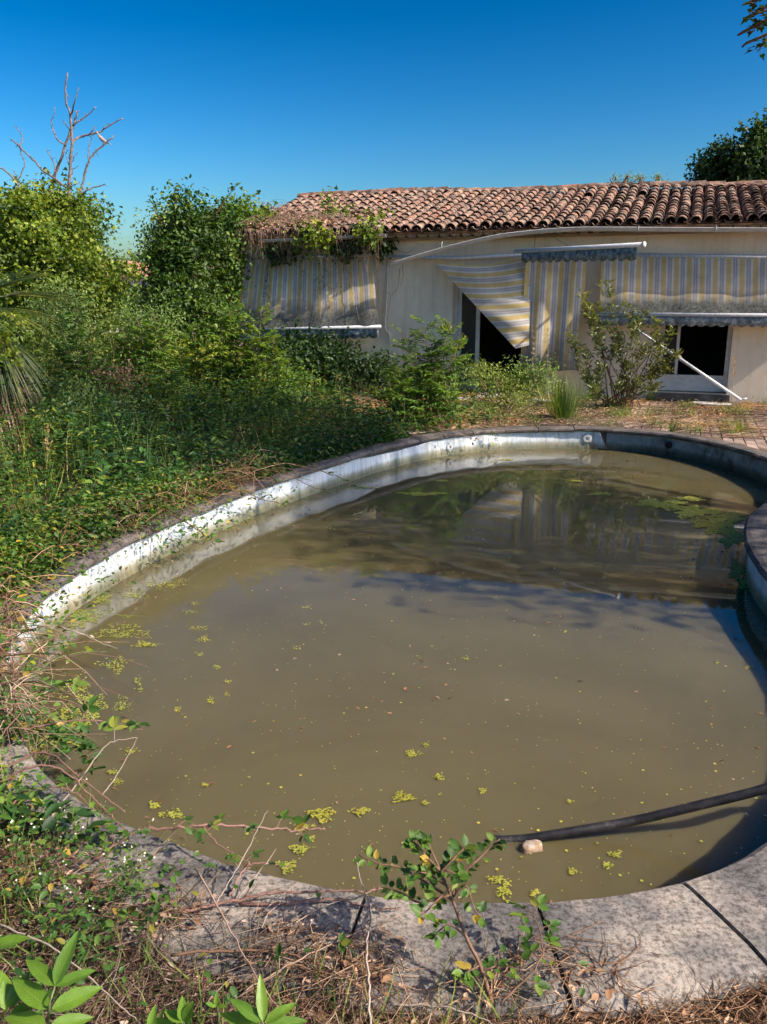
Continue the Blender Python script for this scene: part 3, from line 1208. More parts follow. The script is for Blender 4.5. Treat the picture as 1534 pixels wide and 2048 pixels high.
# ---------------------------------------------------------------- gutters
def trough(name, pts, r, mat, parent, tilt=0.0):
    pts = np.asarray(pts, float)
    t = unit(np.gradient(pts, axis=0))
    up = np.array([0, 0, 1.0])
    side = unit(np.cross(t, up))
    upv = np.cross(side, t)
    v = []
    K = 8
    for i in range(len(pts)):
        tl = tilt[i] if hasattr(tilt, '__len__') else tilt
        for rad in (r, r - .006):
            for k in range(K + 1):
                an = math.pi + math.pi * k / K + tl
                v.append(pts[i] + side[i] * math.cos(an) * rad + upv[i] * math.sin(an) * rad)
        # rolled front lip handled by radius
    W = 2 * (K + 1)
    f = []
    for i in range(len(pts) - 1):
        for k in range(K):
            a = i * W + k
            f.append([a, a + 1, a + W + 1, a + W])
            a2 = a + K + 1
            f.append([a2 + 1, a2, a2 + W, a2 + W + 1])
        for k in (0, K):
            a = i * W + k
            f.append([a, a + W, a + W + K + 1, a + K + 1])
    for i in (0, len(pts) - 1):
        for k in range(K):
            a = i * W + k
            f.append([a, a + 1, a + K + 2, a + K + 1])
    me = mesh_np(name, v, f, mat, False)
    return put(name, me, parent)


def add_lip(parent, pts, r, off):
    mb = MB()
    mb.tube(np.asarray(pts) + off, r, 6)
    mb.build('lip', M['gutter'], parent, True)


GD = -OVER - .075
gr = empty('gutter', UW(1300, 456, GD), 'long grey gutter torn loose and bent down across the wall', 'gutter')
pp = [UW(1700, 458, GD), UW(1534, 457, GD), UW(1350, 456, GD), UW(1190, 455, GD), UW(1120, 457, GD - .02), UW(1050, 463, GD - .05), UW(985, 472, GD - .08), UW(900, 492, GD - .12), UW(840, 509, GD - .15), UW(783, 526, GD - .18)]
pp = spline(pp, 6)
trough('trough', pp, .062, M['gutter'], gr)
side = unit(np.cross(unit(np.gradient(pp, axis=0)), np.array([0, 0, 1.0])))
sgn = -1 if side[0] @ hn > 0 else 1
add_lip(gr, pp, .009, side * sgn * .062)
for px, py in ((1277, 452), (1432, 452), (1085, 456)):
    q = UW(px, py + 4, GD)
    mb = MB()
    mb.tube(spline([q - hn * .066 + [0, 0, .03], q - hn * .068 - [0, 0, .03], q - [0, 0, .068], q + hn * .062 - [0, 0, .02], q + hn * .09 + [0, 0, .06]], 4), .007, 5)
    mb.build('bracket', M['alu'], gr)
q = UW(885, 494, GD - .12)
MB().tube([q - hn * .06, q - hn * .05 + [0, 0, .05], q - hn * .03 + [0, 0, .09], q + [0, 0, .07]], .006, 5).build('bracket', M['alu'], gr)
g2 = empty('gutter', UW(650, 472, GD), 'short grey gutter length above the creeper-hung awning', 'gutter')
pp = spline([UW(528, 479, GD), UW(600, 476, GD), UW(690, 472, GD), UW(773, 468, GD)], 4)
trough('trough', pp, .062, M['gutter'], g2)
add_lip(g2, pp, .009, unit(np.cross(unit(np.gradient(pp, axis=0)), np.array([0, 0, 1.0]))) * sgn * .062)
q = UW(693, 472, GD)
MB().tube([q - hn * .066 + [0, 0, .02], q - [0, 0, .068], q + hn * .09 + [0, 0, .05]], .007, 5).build('bracket', M['alu'], g2)


# ---------------------------------------------------------------- awnings
def sheet(name, fn, na, nb, mat, parent, uvf):
    v, uv = [], []
    for a in range(na + 1):
        for b in range(nb + 1):
            v.append(fn(a / na, b / nb))
            uv.append(uvf(a / na, b / nb))
    f = np.array([[a * (nb + 1) + b, (a + 1) * (nb + 1) + b, (a + 1) * (nb + 1) + b + 1, a * (nb + 1) + b + 1] for a in range(na) for b in range(nb)])
    return put(name, mesh_np(name, v, f, mat, True, uv), parent)


def bilin(c00, c10, c01, c11):
    c00, c10, c01, c11 = map(np.asarray, (c00, c10, c01, c11))
    return lambda a, b: c00 * (1 - a) * (1 - b) + c10 * a * (1 - b) + c01 * (1 - a) * b + c11 * a * b


def valance(name, p0, p1, h, mat, parent, n_sc, tilt=None, h1=None):
    p0, p1 = np.asarray(p0), np.asarray(p1)
    K = n_sc * 6
    v, f = [], []
    out = -hn * .02
    rs = np.random.RandomState(n_sc)
    for k in range(K + 1):
        q = k / K
        hh = h if h1 is None else h + (h1 - h) * q
        sc = abs(math.sin(q * n_sc * math.pi)) * .035
        base = p0 + (p1 - p0) * q
        wv = hn * .012 * math.sin(q * n_sc * 2.1 + 1)
        v.append(base + out * 0)
        v.append(base - [0, 0, hh * .5] + out * .5 + wv * .5)
        v.append(base - [0, 0, hh + sc - .02] + wv + rs.normal() * .004 * hn)
    for k in range(K):
        f.append([3 * k, 3 * k + 3, 3 * k + 4, 3 * k + 1])
        f.append([3 * k + 1, 3 * k + 4, 3 * k + 5, 3 * k + 2])
    o = put(name, mesh_np(name, v, f, mat, True), parent)
    sd = o.modifiers.new('solid', 'SOLIDIFY')
    sd.thickness = .004
    return o


def ripple(fn, amp, ka, kb, ph=0.0):
    return lambda a, b: fn(a, b) + hn * amp * (math.sin(a * ka + ph + b * 1.3) + .5 * math.sin(a * ka * 2.3 + b * kb + 1.7 + ph)) * (.25 + b)


# left awning
aw = empty('awning', UW(620, 520, -.1), 'faded yellow and grey striped awning hung with creepers on the left', 'awning', 'striped awnings on the house front')
t0, t1 = UW(487, 518, -.10), UW(746, 511, -.10)
b0, b1 = UW(470, 661, -.62), UW(757, 653, -.62)
wid = np.linalg.norm(t1 - t0)
sheet('fabric', ripple(bilin(t0, t1, b0 + [0, 0, .02], b1 + [0, 0, .02]), .018, 17, 5), 60, 16, M['stripe_low'], aw, lambda a, b: (a * wid, b))
mb = MB()
mb.tube([t0 - hu * .05 + [0, 0, .01], t1 + hu * .04 + [0, 0, .01]], .035, 10)
mb.build('roller', M['alu'], aw, True)
mb = MB()
mb.tube([b0 - hu * .06, b1 + hu * .05], .032, 10)
mb.build('front_bar', M['alu'], aw, True)
valance('valance', b0 - [0, 0, .03], b1 - [0, 0, .03], .17, M['valance'], aw, 16)
p0 = UW(700, 668, -.6)
MB().tube([p0, UW(655, 698, -.3)], .02, 8).build('arm', M['alu'], aw, True)
MB().tube([UW(655, 698, -.3), UW(590, 730, -.08)], .02, 8).build('arm', M['alu'], aw, True)

# middle awning, broken
ab = empty('awning', UW(1000, 510, -.1), 'broken striped awning with torn canvas drooping diagonally over the open door', 'awning', 'striped awnings on the house front')
MB().tube([UW(768, 513, -.13), UW(915, 516, -.15), UW(1062, 508, -.2)], .036, 10).build('roller', M['alu'], ab, True)
MB().tube([UW(772, 513, -.13), UW(768, 513, -.13) + hu * -.07], .05, 8).build('end_bracket', M['alu'], ab, True)
A = UW(868, 523, -.2)
B = UW(1062, 513, -.24)
Cc = UW(1031, 697, -.5)
Dd = UW(1058, 690, -.42)


def flap(a, b):
    # a across 0 (left, diagonal edge) .. 1 (right edge), b down
    top = A * (1 - a) + B * a
    right = B * (1 - b) + Dd * b
    left = A * (1 - b) + Cc * b
    p = left * (1 - a) + right * a
    sagb = -.10 * math.sin(a * math.pi) * (1 - b) ** 2
    fold = .03 * math.sin(b * 9 + a * 2) * math.sin(a * math.pi) * (1 - .5 * b) + .02 * a * math.sin(b * 23 - a * 5)
    return p + np.array([0, 0, sagb]) - hn * (fold + .06 * math.sin(a * math.pi) * math.sin(b * math.pi))


hgt = np.linalg.norm(B - Dd)
sheet('torn_canvas', flap, 24, 40, M['stripe'], ab, lambda a, b: (b * hgt + .03, .2 + .5 * b * (1 - a)))
c0, c1 = UW(1052, 508, -.30), UW(1174, 511, -.26)
c2, c3 = UW(1040, 726, -.42), UW(1157, 742, -.34)
wc = np.linalg.norm(c1 - c0)
cur = bilin(c0, c1, c2, c3)
sheet('hanging_canvas', lambda a, b: cur(a, b) + hn * .035 * math.sin(a * 13 + b * 1.5) * (.3 + .9 * b) - np.array([0, 0, .05 * max(0, b - .9) * 10 * (.5 + .5 * math.sin(a * 11 + 1))]), 40, 24, M['stripe'], ab, lambda a, b: (a * wc * 1.02, .30 + .75 * b))
bl, br = UW(1030, 503, -.72), UW(1288, 489, -1.85)
MB().tube([bl, br], .036, 10).build('front_bar', M['alu'], ab, True)
MB().tube([br - .006 * (br - bl), br + .006 * (br - bl)], .045, 10).build('end_cap', M['white'], ab, True)
q0 = bl + (br - bl) * .06
q1 = bl + (br - bl) * .955
valance('valance', q0 - [0, 0, .03], q1 - [0, 0, .03], .15, M['valance'], ab, 13, h1=.19)
MB().tube(spline([q1 - (br - bl) * .1 + [0, 0, -.02], HW(S_of(q1) - .2, -.9, q1[2] - .05), HW(S_of(q1) - .3, -.04, q1[2] + .0)], 4), .022, 8).build('arm', M['alu'], ab, True)
MB().tube(spline([UW(1069, 455, -.4), UW(1070, 480, -.3), UW(1068, 500, -.3)], 4), .004, 5).build('cord', M['rubber'], ab)
MB().tube(spline([UW(1086, 463, -.4), UW(1110, 476, -.5), UW(1140, 494, -1.0)], 4), .004, 5).build('cord', M['rubber'], ab)

# right awning
ar = empty('awning', UW(1400, 512, -.1), 'yellow and grey striped awning lowered over the window on the right', 'awning', 'striped awnings on the house front')
t0, t1 = UW(1203, 511, -.10), UW(1760, 516, -.10)
b0, b1 = UW(1177, 628, -.52), UW(1760, 632, -.52)
wid2 = np.linalg.norm(t1 - t0)
sheet('fabric', ripple(bilin(t0, t1, b0 + hu * .18 + [0, 0, .02], b1 + [0, 0, .02]), .014, 23, 4, 1.0), 70, 16, M['stripe_low'], ar, lambda a, b: (a * wid2 + .02, b))
MB().tube([t0 - hu * .03 + [0, 0, .01], t1], .035, 10).build('roller', M['alu'], ar, True)
MB().tube([b0, b1], .03, 10).build('front_bar', M['alu'], ar, True)
valance('valance', b0 - [0, 0, .03] + hu * .03, b1 - [0, 0, .03], .15, M['valance'], ar, 28)
MB().tube([UW(1225, 628, -.50), UW(1230, 640, -.02)], .02, 8).build('arm', M['alu'], ar, True)
pole = empty('awning_pole', UW(1480, 800, -.5), 'loose grey metal pole leaning down from the right awning to the ground', 'pole')
MB().tube([UW(1272, 658, -.62), UW(1330, 697, -.60)], .019, 8).build('upper_tube', M['alu'], pole, True)
MB().tube([UW(1328, 696, -.60), UW(1482, 800, -.5)], .026, 8).build('lower_tube', M['alu'], pole, True)
q = UW(1482, 800, -.5)
MB().tube([q - hu * .03, q + hu * .09 + [0, 0, .03]], .014, 6).build('hook', M['alu'], pole, True)
# thin white pipe on the wall
MB_ = MB().tube(spline([UW(776, 520, -.03), UW(773, 600, -.03), UW(770, 655, -.03), UW(779, 668, -.03), UW(780, 686, -.03)], 5), .013, 6)
tag(MB_.build('wall_pipe', M['white'], None, True), 'thin white pipe running down the wall beside the left awning', 'pipe')

# ---------------------------------------------------------------- timber deck in front of the right part
deck = empty('deck', HW(3, -1.5, 0), kind='structure')
sd0, sd1 = .35, 7.4
PW = .128
ks = int((sd1 - sd0) / PW)
for k in range(ks):
    s = sd0 + k * PW
    ds_ = np.arange(-.16, -7.5, -.03)
    pts = np.array([HW(s + PW / 2, d, 0) for d in ds_])
    off = in_pool(pts[:, 0], pts[:, 1])
    bad = np.where(off < .19)[0]
    end = ds_[bad[0]] if len(bad) else -7.5
    if end > -.5: continue
    first = -.16
    cutp = [first]
    q = first - rng.uniform(.8, 2.2)
    while q > end + .5:
        cutp.append(q)
        q -= 2.2
    cutp.append(end)
    for j in range(len(cutp) - 1):
        zz = -.022 + rng.normal() * .003
        mb = MB()
        mb.box(HW(s + .004, cutp[j + 1] + .004, zz - .03), hu * (PW - .014), hn * (cutp[j] - cutp[j + 1] - .008), np.array([0, 0, .03]))
        mb.build('plank', M['plank'], deck)

# sandy terrace in front of the rest of the house
gv_, gf_ = [], []
for s_ in np.arange(-5.2, .35, .25):
    for d_ in np.arange(-5.0, -.02, .25):
        c = HW(s_ + .125, d_ + .125, 0)
        if in_pool(c[0], c[1])[0] < .25: continue
        b = len(gv_)
        gv_ += [HW(a_, b_, GZ + .006) for a_, b_ in ((s_, d_), (s_ + .25, d_), (s_ + .25, d_ + .25), (s_, d_ + .25))]
        gf_.append([b, b + 1, b + 2, b + 3])
tag(put('terrace', mesh_np('terrace', gv_, gf_, M['terrace'])), kind='structure')

# ================================================================== VEGETATION GENERATORS
def blob_leaves(blobs, nleaf, lsize, kind, seed, clump=24, spread=2.4, aspect=.75, inner=.45, up=.45, lum=.22, sprigs=0, sprig_len=.5):
    r = np.random.RandomState(seed)
    bl = np.array(blobs, float)               # x,y,z,rx,ry,rz
    wgt = (bl[:, 3] * bl[:, 4] + bl[:, 3] * bl[:, 5])
    wgt /= wgt.sum()
    nc = max(4, nleaf // clump)
    bi = r.choice(len(bl), nc, p=wgt)
    d = rdir(nc, r)
    rad = 1 - inner * r.rand(nc) ** 1.8
    lump = 1 + lum * (np.sin(d[:, 0] * 5 + bi) * np.cos(d[:, 2] * 6 + 1.3 * bi) + .7 * np.sin(d[:, 1] * 9 + d[:, 2] * 7))
    cc = bl[bi, :3] + d * bl[bi, 3:6] * (rad * lump)[:, None]
    ci = r.randint(0, nc, nleaf)
    pos = cc[ci] + r.normal(size=(nleaf, 3)) * lsize * spread * np.array([1, 1, .8])
    keep = pos[:, 2] > .0
    pos, ci = pos[keep], ci[keep]
    n = len(pos)
    nrm = unit(d[ci] * .7 + np.array([0, 0, up]) + r.normal(size=(n, 3)) * .55)
    dirs = unit(r.normal(size=(n, 3)) + np.array([0, 0, -.4]) + d[ci] * .3)
    L = lsize * r.uniform(.65, 1.35, n)
    arrs = [leaf_arrays(pos, dirs, nrm, L, L * aspect, kind)]
    if sprigs:
        si = r.choice(nc, sprigs)
        sd = unit(d[si] * .8 + np.array([0, 0, .55]) + r.normal(size=(sprigs, 3)) * .35)
        sl_n = r.uniform(.4, 1.0, sprigs) * sprig_len
        m = 16
        t = np.linspace(.0, 1, m)
        pp_ = cc[si][:, None, :] + sd[:, None, :] * (sl_n[:, None] * t[None, :])[:, :, None]
        pp_[:, :, 2] -= (.18 * sl_n[:, None] * t[None, :] ** 2)
        pp_ += r.normal(size=pp_.shape) * lsize * .35
        pp_ = pp_.reshape(-1, 3)
        q = len(pp_)
        dd_ = unit(np.repeat(sd, m, 0) * .5 + r.normal(size=(q, 3)) * .8)
        nn_ = unit(r.normal(size=(q, 3)) * .5 + np.array([0, 0, 1.0]))
        LL = lsize * np.tile(1.05 - .5 * t, sprigs) * r.uniform(.8, 1.2, q)
        arrs.append(leaf_arrays(pp_, dd_, nn_, LL, LL * aspect, kind))
    return join_arrays(arrs), cc


def limb_tubes(mb, base, centres, r0, seed, ntarget=9, trunk_top=None):
    r = np.random.RandomState(seed)
    base = np.asarray(base, float)
    top = np.asarray(trunk_top, float)
    mid = (base + top) / 2 + r.normal(size=3) * .06 * np.linalg.norm(top - base) * np.array([1, 1, 0])
    tp = spline([base - [0, 0, .1], mid, top], 6)
    mb.tube(tp, np.linspace(r0, r0 * .5, len(tp)), 8)
    for k in range(ntarget):
        c = centres[r.randint(len(centres))]
        st = tp[r.randint(len(tp) // 3, len(tp))]
        m = (st + c) / 2 + np.array([0, 0, .12 * np.linalg.norm(c - st)]) + r.normal(size=3) * .05
        q = spline([st, m, c], 5)
        mb.tube(q, np.linspace(r0 * .45, r0 * .08, len(q)), 5)


def tree(name, label, base, trunk_top, r0, blobs, nleaf, lsize, mat, kind='oval', seed=1, cat='tree', group=None, limbs=12, bark='bark', **kw):
    e = empty(name, base, label, cat, group)
    (v, f), cc = blob_leaves(blobs, nleaf, lsize, kind, seed, **kw)
    put('crown', mesh_np('crown', v, f, M[mat]), e)
    mb = MB()
    limb_tubes(mb, base, cc, r0, seed + 3, limbs, trunk_top)
    mb.build('trunk', M[bark], e, True)
    return e


def pinnate(out, base, d, length, npair, lsz, r, droop=.25):
    """compound leaf; appends leaf specs (pos,dir,nrm,L,W) and returns the rachis"""
    d = unit(d)
    up = np.array([0, 0, 1.0])
    side = unit(np.cross(d, up) + r.normal(size=3) * .1)
    q = np.linspace(0, 1, 7)
    pts = base + d * (q * length)[:, None] - up * (droop * length * q ** 2)[:, None]
    tn = unit(np.gradient(pts, axis=0))
    for k in range(npair):
        t = .22 + .74 * k / max(1, npair - 1)
        p = np.array([np.interp(t, q, pts[:, i]) for i in range(3)])
        tk = np.array([np.interp(t, q, tn[:, i]) for i in range(3)])
        L = lsz * (1.05 - .45 * abs(t - .5))
        for sg in (-1, 1):
            dd = unit(side * sg + tk * .45 - up * .22 + r.normal(size=3) * .1)
            nn = unit(up + side * sg * .2 + r.normal(size=3) * .2)
            out.append((p, dd, nn, L, L * .36))
    out.append((pts[-1], unit(tn[-1] - up * .1), up, lsz, lsz * .36))
    return pts


def sapling(name, label, base, stems, mat, seed, leaf_len=.32, npair=6, lsz=.095, nleaf=14, cat='sapling', group=None, stemr=.009):
    r = np.random.RandomState(seed)
    e = empty(name, base, label, cat, group)
    mb = MB()
    specs = []
    for top in stems:
        top = np.asarray(top, float)
        b = np.asarray(base, float) + np.array([r.normal() * .04, r.normal() * .04, -.04])
        m = (b + top) / 2 + r.normal(size=3) * .04
        pts = spline([b, m, top], 8)
        mb.tube(pts, np.linspace(stemr, stemr * .45, len(pts)), 6)
        for k in range(nleaf):
            t = .25 + .75 * (k / (nleaf - 1)) ** .8
            p = pts[min(len(pts) - 1, int(t * (len(pts) - 1)))]
            an = k * 2.4 + r.normal() * .4
            el = .15 + .7 * t + r.normal() * .15
            d = np.array([math.cos(an) * math.cos(el), math.sin(an) * math.cos(el), math.sin(el)])
            LL = leaf_len * (1.15 - .5 * t) * r.uniform(.8, 1.2)
            ra = pinnate(specs, p, d, LL, npair, lsz * (1.1 - .35 * t), r)
            mb.tube(ra, np.linspace(.0035, .0015, len(ra)), 3, False)
    P_, D_, N_, L_, W_ = map(np.array, zip(*specs))
    leaves('foliage', P_, D_, N_, L_, W_, 'lance', M[mat], e)
    mb.build('stem', M['stem'], e, True)
    return e


def tuft(name, label, base, n, h, spread, mat, seed, width=.008, cat='grass', group=None):
    r = np.random.RandomState(seed)
    base = np.asarray(base, float)
    an = r.rand(n) * 6.283
    lean = np.abs(r.normal(size=n)) * spread
    pos = base + np.stack([np.cos(an) * r.rand(n) * .09, np.sin(an) * r.rand(n) * .09, np.full(n, -.02)], 1) * (h / .5)
    d = unit(np.stack([np.cos(an) * lean, np.sin(an) * lean, np.ones(n)], 1))
    nr = unit(np.stack([np.cos(an), np.sin(an), np.full(n, .2)], 1))
    L = h * r.uniform(.5, 1.1, n)
    v, f = leaf_arrays(pos, d, nr, L, width, 'blade')
    o = put(name, mesh_np(name, v, f, M[mat]))
    return tag(o, label, cat, group)


def bush(name, label, base, blobs, nleaf, lsize, mat, kind='oval', seed=1, cat='shrub', group=None, nst=9, stem='stem', **kw):
    e = empty(name, base, label, cat, group)
    (v, f), cc = blob_leaves(blobs, nleaf, lsize, kind, seed, **kw)
    put('foliage', mesh_np('foliage', v, f, M[mat]), e)
    r = np.random.RandomState(seed + 5)
    mb = MB()
    b = np.asarray(base, float)
    for k in range(nst):
        c = cc[r.randint(len(cc))]
        b2 = b + np.array([r.normal() * .05, r.normal() * .05, -.05])
        m = (b2 + c) / 2 + r.normal(size=3) * .04 + np.array([0, 0, .06])
        q = spline([b2, m, c], 5)
        mb.tube(q, np.linspace(.014, .004, len(q)), 5)
    mb.build('stems', M[stem], e, True)
    return e


LEAF['serr'] = (lambda pts: (np.array([[0, 0, 0], [.5, 0, -.02], [1, 0, -.1]] + [[a, b, .22 * abs(b)] for a, b in pts] + [[a, -b, .22 * abs(b)] for a, b in pts]),
    np.array([[0, 1, 3]] + [[1, 3 + k + 1, 3 + k] for k in range(len(pts) - 1)] + [[1, 2, 3 + len(pts) - 1]] + [[0, 3 + len(pts), 1]] + [[1, 3 + len(pts) + k, 3 + len(pts) + k + 1] for k in range(len(pts) - 1)] + [[1, 3 + 2 * len(pts) - 1, 2]])))(
    [(.06, .2), (.14, .38), (.2, .36), (.3, .49), (.36, .44), (.48, .5), (.54, .43), (.65, .42), (.7, .34), (.8, .29), (.84, .2), (.93, .12)])


def single_leaves(specs, kind, mat, parent):
    for (p, d, n_, L_, W_) in specs:
        v, f = leaf_arrays([p], [d], [n_], [L_], [W_], kind)
        put('leaf', mesh_np('leaf', v, f, M[mat], False), parent)


def cane(name, label, pts, r0, mat, leafmat_, nleaf, lsz, seed, cat='bramble', group=None, lkind='oval', thorns=True, tri=True, end=.35, spread=1.0, aspect=.62, t0=.1):
    """arching cane with trifoliate leaves along it"""
    r = np.random.RandomState(seed)
    e = empty(name, pts[0], label, cat, group)
    q = spline(pts, 8)
    q = q + r.normal(size=q.shape) * r0 * .5
    mb = MB()
    rad = np.linspace(r0, r0 * end, len(q))
    mb.tube(q, rad, 6)
    if thorns:
        tn = unit(np.gradient(q, axis=0))
        ln = np.linalg.norm(q[-1] - q[0])
        for k in range(int(min(60, ln * 45))):
            i = r.randint(0, len(q) - 1)
            t = r.rand()
            p = q[i] * (1 - t) + q[i + 1] * t
            d = unit(np.cross(tn[i], rdir(1, r)[0]))
            s_ = r0 * .45
            a, b = tn[i] * s_, np.cross(tn[i], d) * s_
            mb.add([p - a + b, p + a + b, p + a - b, p - a - b, p + d * r0 * 2.6 - tn[i] * r0 * .7], [[0, 1, 4], [1, 2, 4], [2, 3, 4], [3, 0, 4]])
    specs = []
    tn = unit(np.gradient(q, axis=0))
    for k in range(nleaf):
        t = t0 + (1 - t0) * (k + r.rand() * .6) / nleaf
        i = min(len(q) - 1, int(t * (len(q) - 1)))
        side = unit(np.cross(tn[i], [0, 0, 1.0])) * (1 if k % 2 else -1)
        d = unit(side * spread + tn[i] * .4 + np.array([0, 0, .35]) + r.normal(size=3) * .35)
        L = lsz * r.uniform(.65, 1.2)
        p1 = q[i] + d * L * .9
        mb.tube([q[i], (q[i] + p1) / 2 + [0, 0, .1 * L], p1], .0013, 3, False)
        up = unit(np.array([0, 0, 1.0]) + r.normal(size=3) * .35)
        specs.append((p1, unit(d - [0, 0, .25]), up, L, L * aspect))
        if tri:
            for sg in (-1, 1):
                sd_ = unit(np.cross(d, up)) * sg
                specs.append((p1 - d * L * .12, unit(sd_ + d * .35 - np.array([0, 0, .2]) + r.normal(size=3) * .1), unit(up + r.normal(size=3) * .2), L * .82, L * .82 * aspect))
    mb.build('stem', M[mat], e, True)
    if specs:
        if pts[0][1] < 4.2:
            single_leaves(specs, 'serr', leafmat_, e)
        else:
            P_, D_, N_, L_, W_ = map(np.array, zip(*specs))
            leaves('leaves', P_, D_, N_, L_, W_, lkind, M[leafmat_], e)['kind'] = 'stuff'
    return e

# ================================================================== TREES
# ivy-smothered dead tree on the left
tb = UY(120, 700, 15.6)
tb = np.array([tb[0], 15.6, GZ])
e = empty('ivy_covered_tree', tb, 'dead tree smothered in bright ivy with bare grey branches on top', 'tree')
cx = lambda px, py, Y: UY(px, py, Y)
B_ = []
for px, py, Y, rx, rz in ((110, 475, 15.7, .9, .85), (40, 520, 15.4, 1.0, .9), (138, 545, 15.5, .66, .85), (110, 600, 15.1, 1.0, .85), (172, 625, 15.4, .48, .5), (20, 620, 15.3, 1.0, .85), (100, 690, 15.1, 1.2, .7), (-70, 560, 15.5, 1.1, 1.2), (130, 428, 15.7, .5, .38), (60, 445, 15.6, .45, .4), (15, 470, 15.6, .4, .3)):
    c = cx(px, py, Y)
    B_.append((c[0], c[1], c[2], rx, rx * .9, rz))
(v, f), cc = blob_leaves(B_, 52000, .064, 'ivy', 21, clump=46, spread=2.0, aspect=.95, inner=.34, up=.25, lum=.42, sprigs=200, sprig_len=.36)
put('crown', mesh_np('crown', v, f, M['ivy']), e)
mb = MB()
mb.tube(spline([tb - [0, 0, .1], tb + [.1, 0, 1.6], cx(135, 440, 15.6)], 6), np.linspace(.22, .10, 13), 10)
mb.build('trunk', M['bark'], e, True)
BR = [
    ([(132, 450), (138, 380), (141, 330), (143, 290), (142, 255), (140, 225), (132, 205), (131, 180), (134, 145)], .030),
    ([(98, 395), (110, 350), (125, 310), (138, 270), (147, 250), (152, 235), (154, 222)], .030),
    ([(140, 230), (150, 205), (158, 175)], .015),
    ([(146, 252), (160, 240), (175, 230), (193, 213)], .016),
    ([(143, 288), (155, 276), (175, 270), (195, 265), (210, 257), (225, 247), (247, 237)], .020),
    ([(182, 268), (185, 262), (188, 252)], .010),
    ([(178, 325), (177, 300), (182, 280), (188, 253)], .010),
    ([(152, 410), (165, 370), (172, 335), (182, 315), (195, 300), (210, 288), (228, 272)], .024),
    ([(153, 402), (168, 385), (185, 375), (207, 370), (210, 366)], .016),
    ([(132, 375), (110, 358), (85, 340), (65, 318), (45, 300), (30, 285), (22, 277)], .022),
    ([(40, 295), (45, 275), (38, 262), (28, 251)], .012),
    ([(45, 420), (40, 390), (34, 365), (20, 350), (0, 334), (-25, 318)], .024),
    ([(34, 365), (42, 350), (49, 335), (47, 318), (42, 305), (38, 292), (30, 285)], .012),
    ([(33, 362), (31, 350), (26, 340)], .010),
    ([(132, 292), (115, 278), (107, 262), (104, 245), (107, 230), (110, 216)], .014),
    ([(110, 347), (108, 325), (100, 312), (94, 298)], .013),
    ([(137, 373), (145, 345), (143, 340), (157, 330)], .010),
    ([(136, 375), (150, 369), (159, 365)], .010),
    ([(140, 330), (150, 312), (157, 303)], .009),
    ([(137, 330), (133, 312), (134, 298)], .009),
    ([(139, 258), (130, 248), (126, 242)], .010),
    ([(70, 440), (40, 420), (20, 407)], .012),
]
for k, (pl, r0) in enumerate(BR):
    Yb = 15.6 + .25 * math.sin(k * 2.1)
    pts = [cx(px, py, Yb if i > 0 else 15.6) for i, (px, py) in enumerate(pl)]
    q = spline(pts, 4)
    q += rng.normal(size=q.shape) * .006
    mb = MB().tube(q, np.linspace(r0, r0 * .42, len(q)), 6)
    r = np.random.RandomState(k)
    for j in range(len(q) // 4):
        i = r.randint(1, len(q) - 1)
        d = unit(r.normal(size=3) + [0, 0, .5])
        mb.tube([q[i], q[i] + d * .04, q[i] + d * r.uniform(.05, .10)], [r0 * .35, r0 * .25, r0 * .12], 4)
    mb.build('branch', M['deadwood'], e, True)

# perched dove: one body mesh of rings along a spine
bp = cx(206, 288, 15.6 + .25 * math.sin(7 * 2.1))
br_ = [(-.16, -.075, .012, .006), (-.10, -.05, .02, .010), (-.06, -.03, .035, .026), (-.01, 0, .046, .044), (.035, .03, .044, .048), (.06, .06, .032, .036), (.072, .082, .022, .024), (.082, .104, .025, .026), (.097, .112, .02, .021), (.112, .11, .007, .007), (.128, .104, .002, .002)]
v = []
K = 10
for (x, z, ry, rz) in br_:
    for k in range(K):
        an = 2 * math.pi * k / K
        v.append((bp[0] - x * .85, bp[1] + math.cos(an) * ry - x * .5, bp[2] + .07 + z + math.sin(an) * rz))
f = [[i * K + k, i * K + (k + 1) % K, (i + 1) * K + (k + 1) % K, (i + 1) * K + k] for i in range(len(br_) - 1) for k in range(K)]
f += [list(range(K))[::-1], [(len(br_) - 1) * K + k for k in range(K)]]
v0 = len(v)
for sy in (-.012, .012):          # legs reach the branch
    b0_ = np.array([bp[0] + .0, bp[1] + sy, bp[2] + .045])
    tv, tf = tube_arrays([b0_, b0_ - [0, 0, .07]], .003, 4)
    f += [[i + len(v) for i in q] for q in tf]
    v += [tuple(q) for q in tv]
M['dove'] = plain('dove_feathers', (.24, .20, .18), .7, .25, 30)
tag(put('bird', mesh_np('bird', v, f, M['dove'], True)), 'small pale grey dove perched on a bare branch', 'bird')

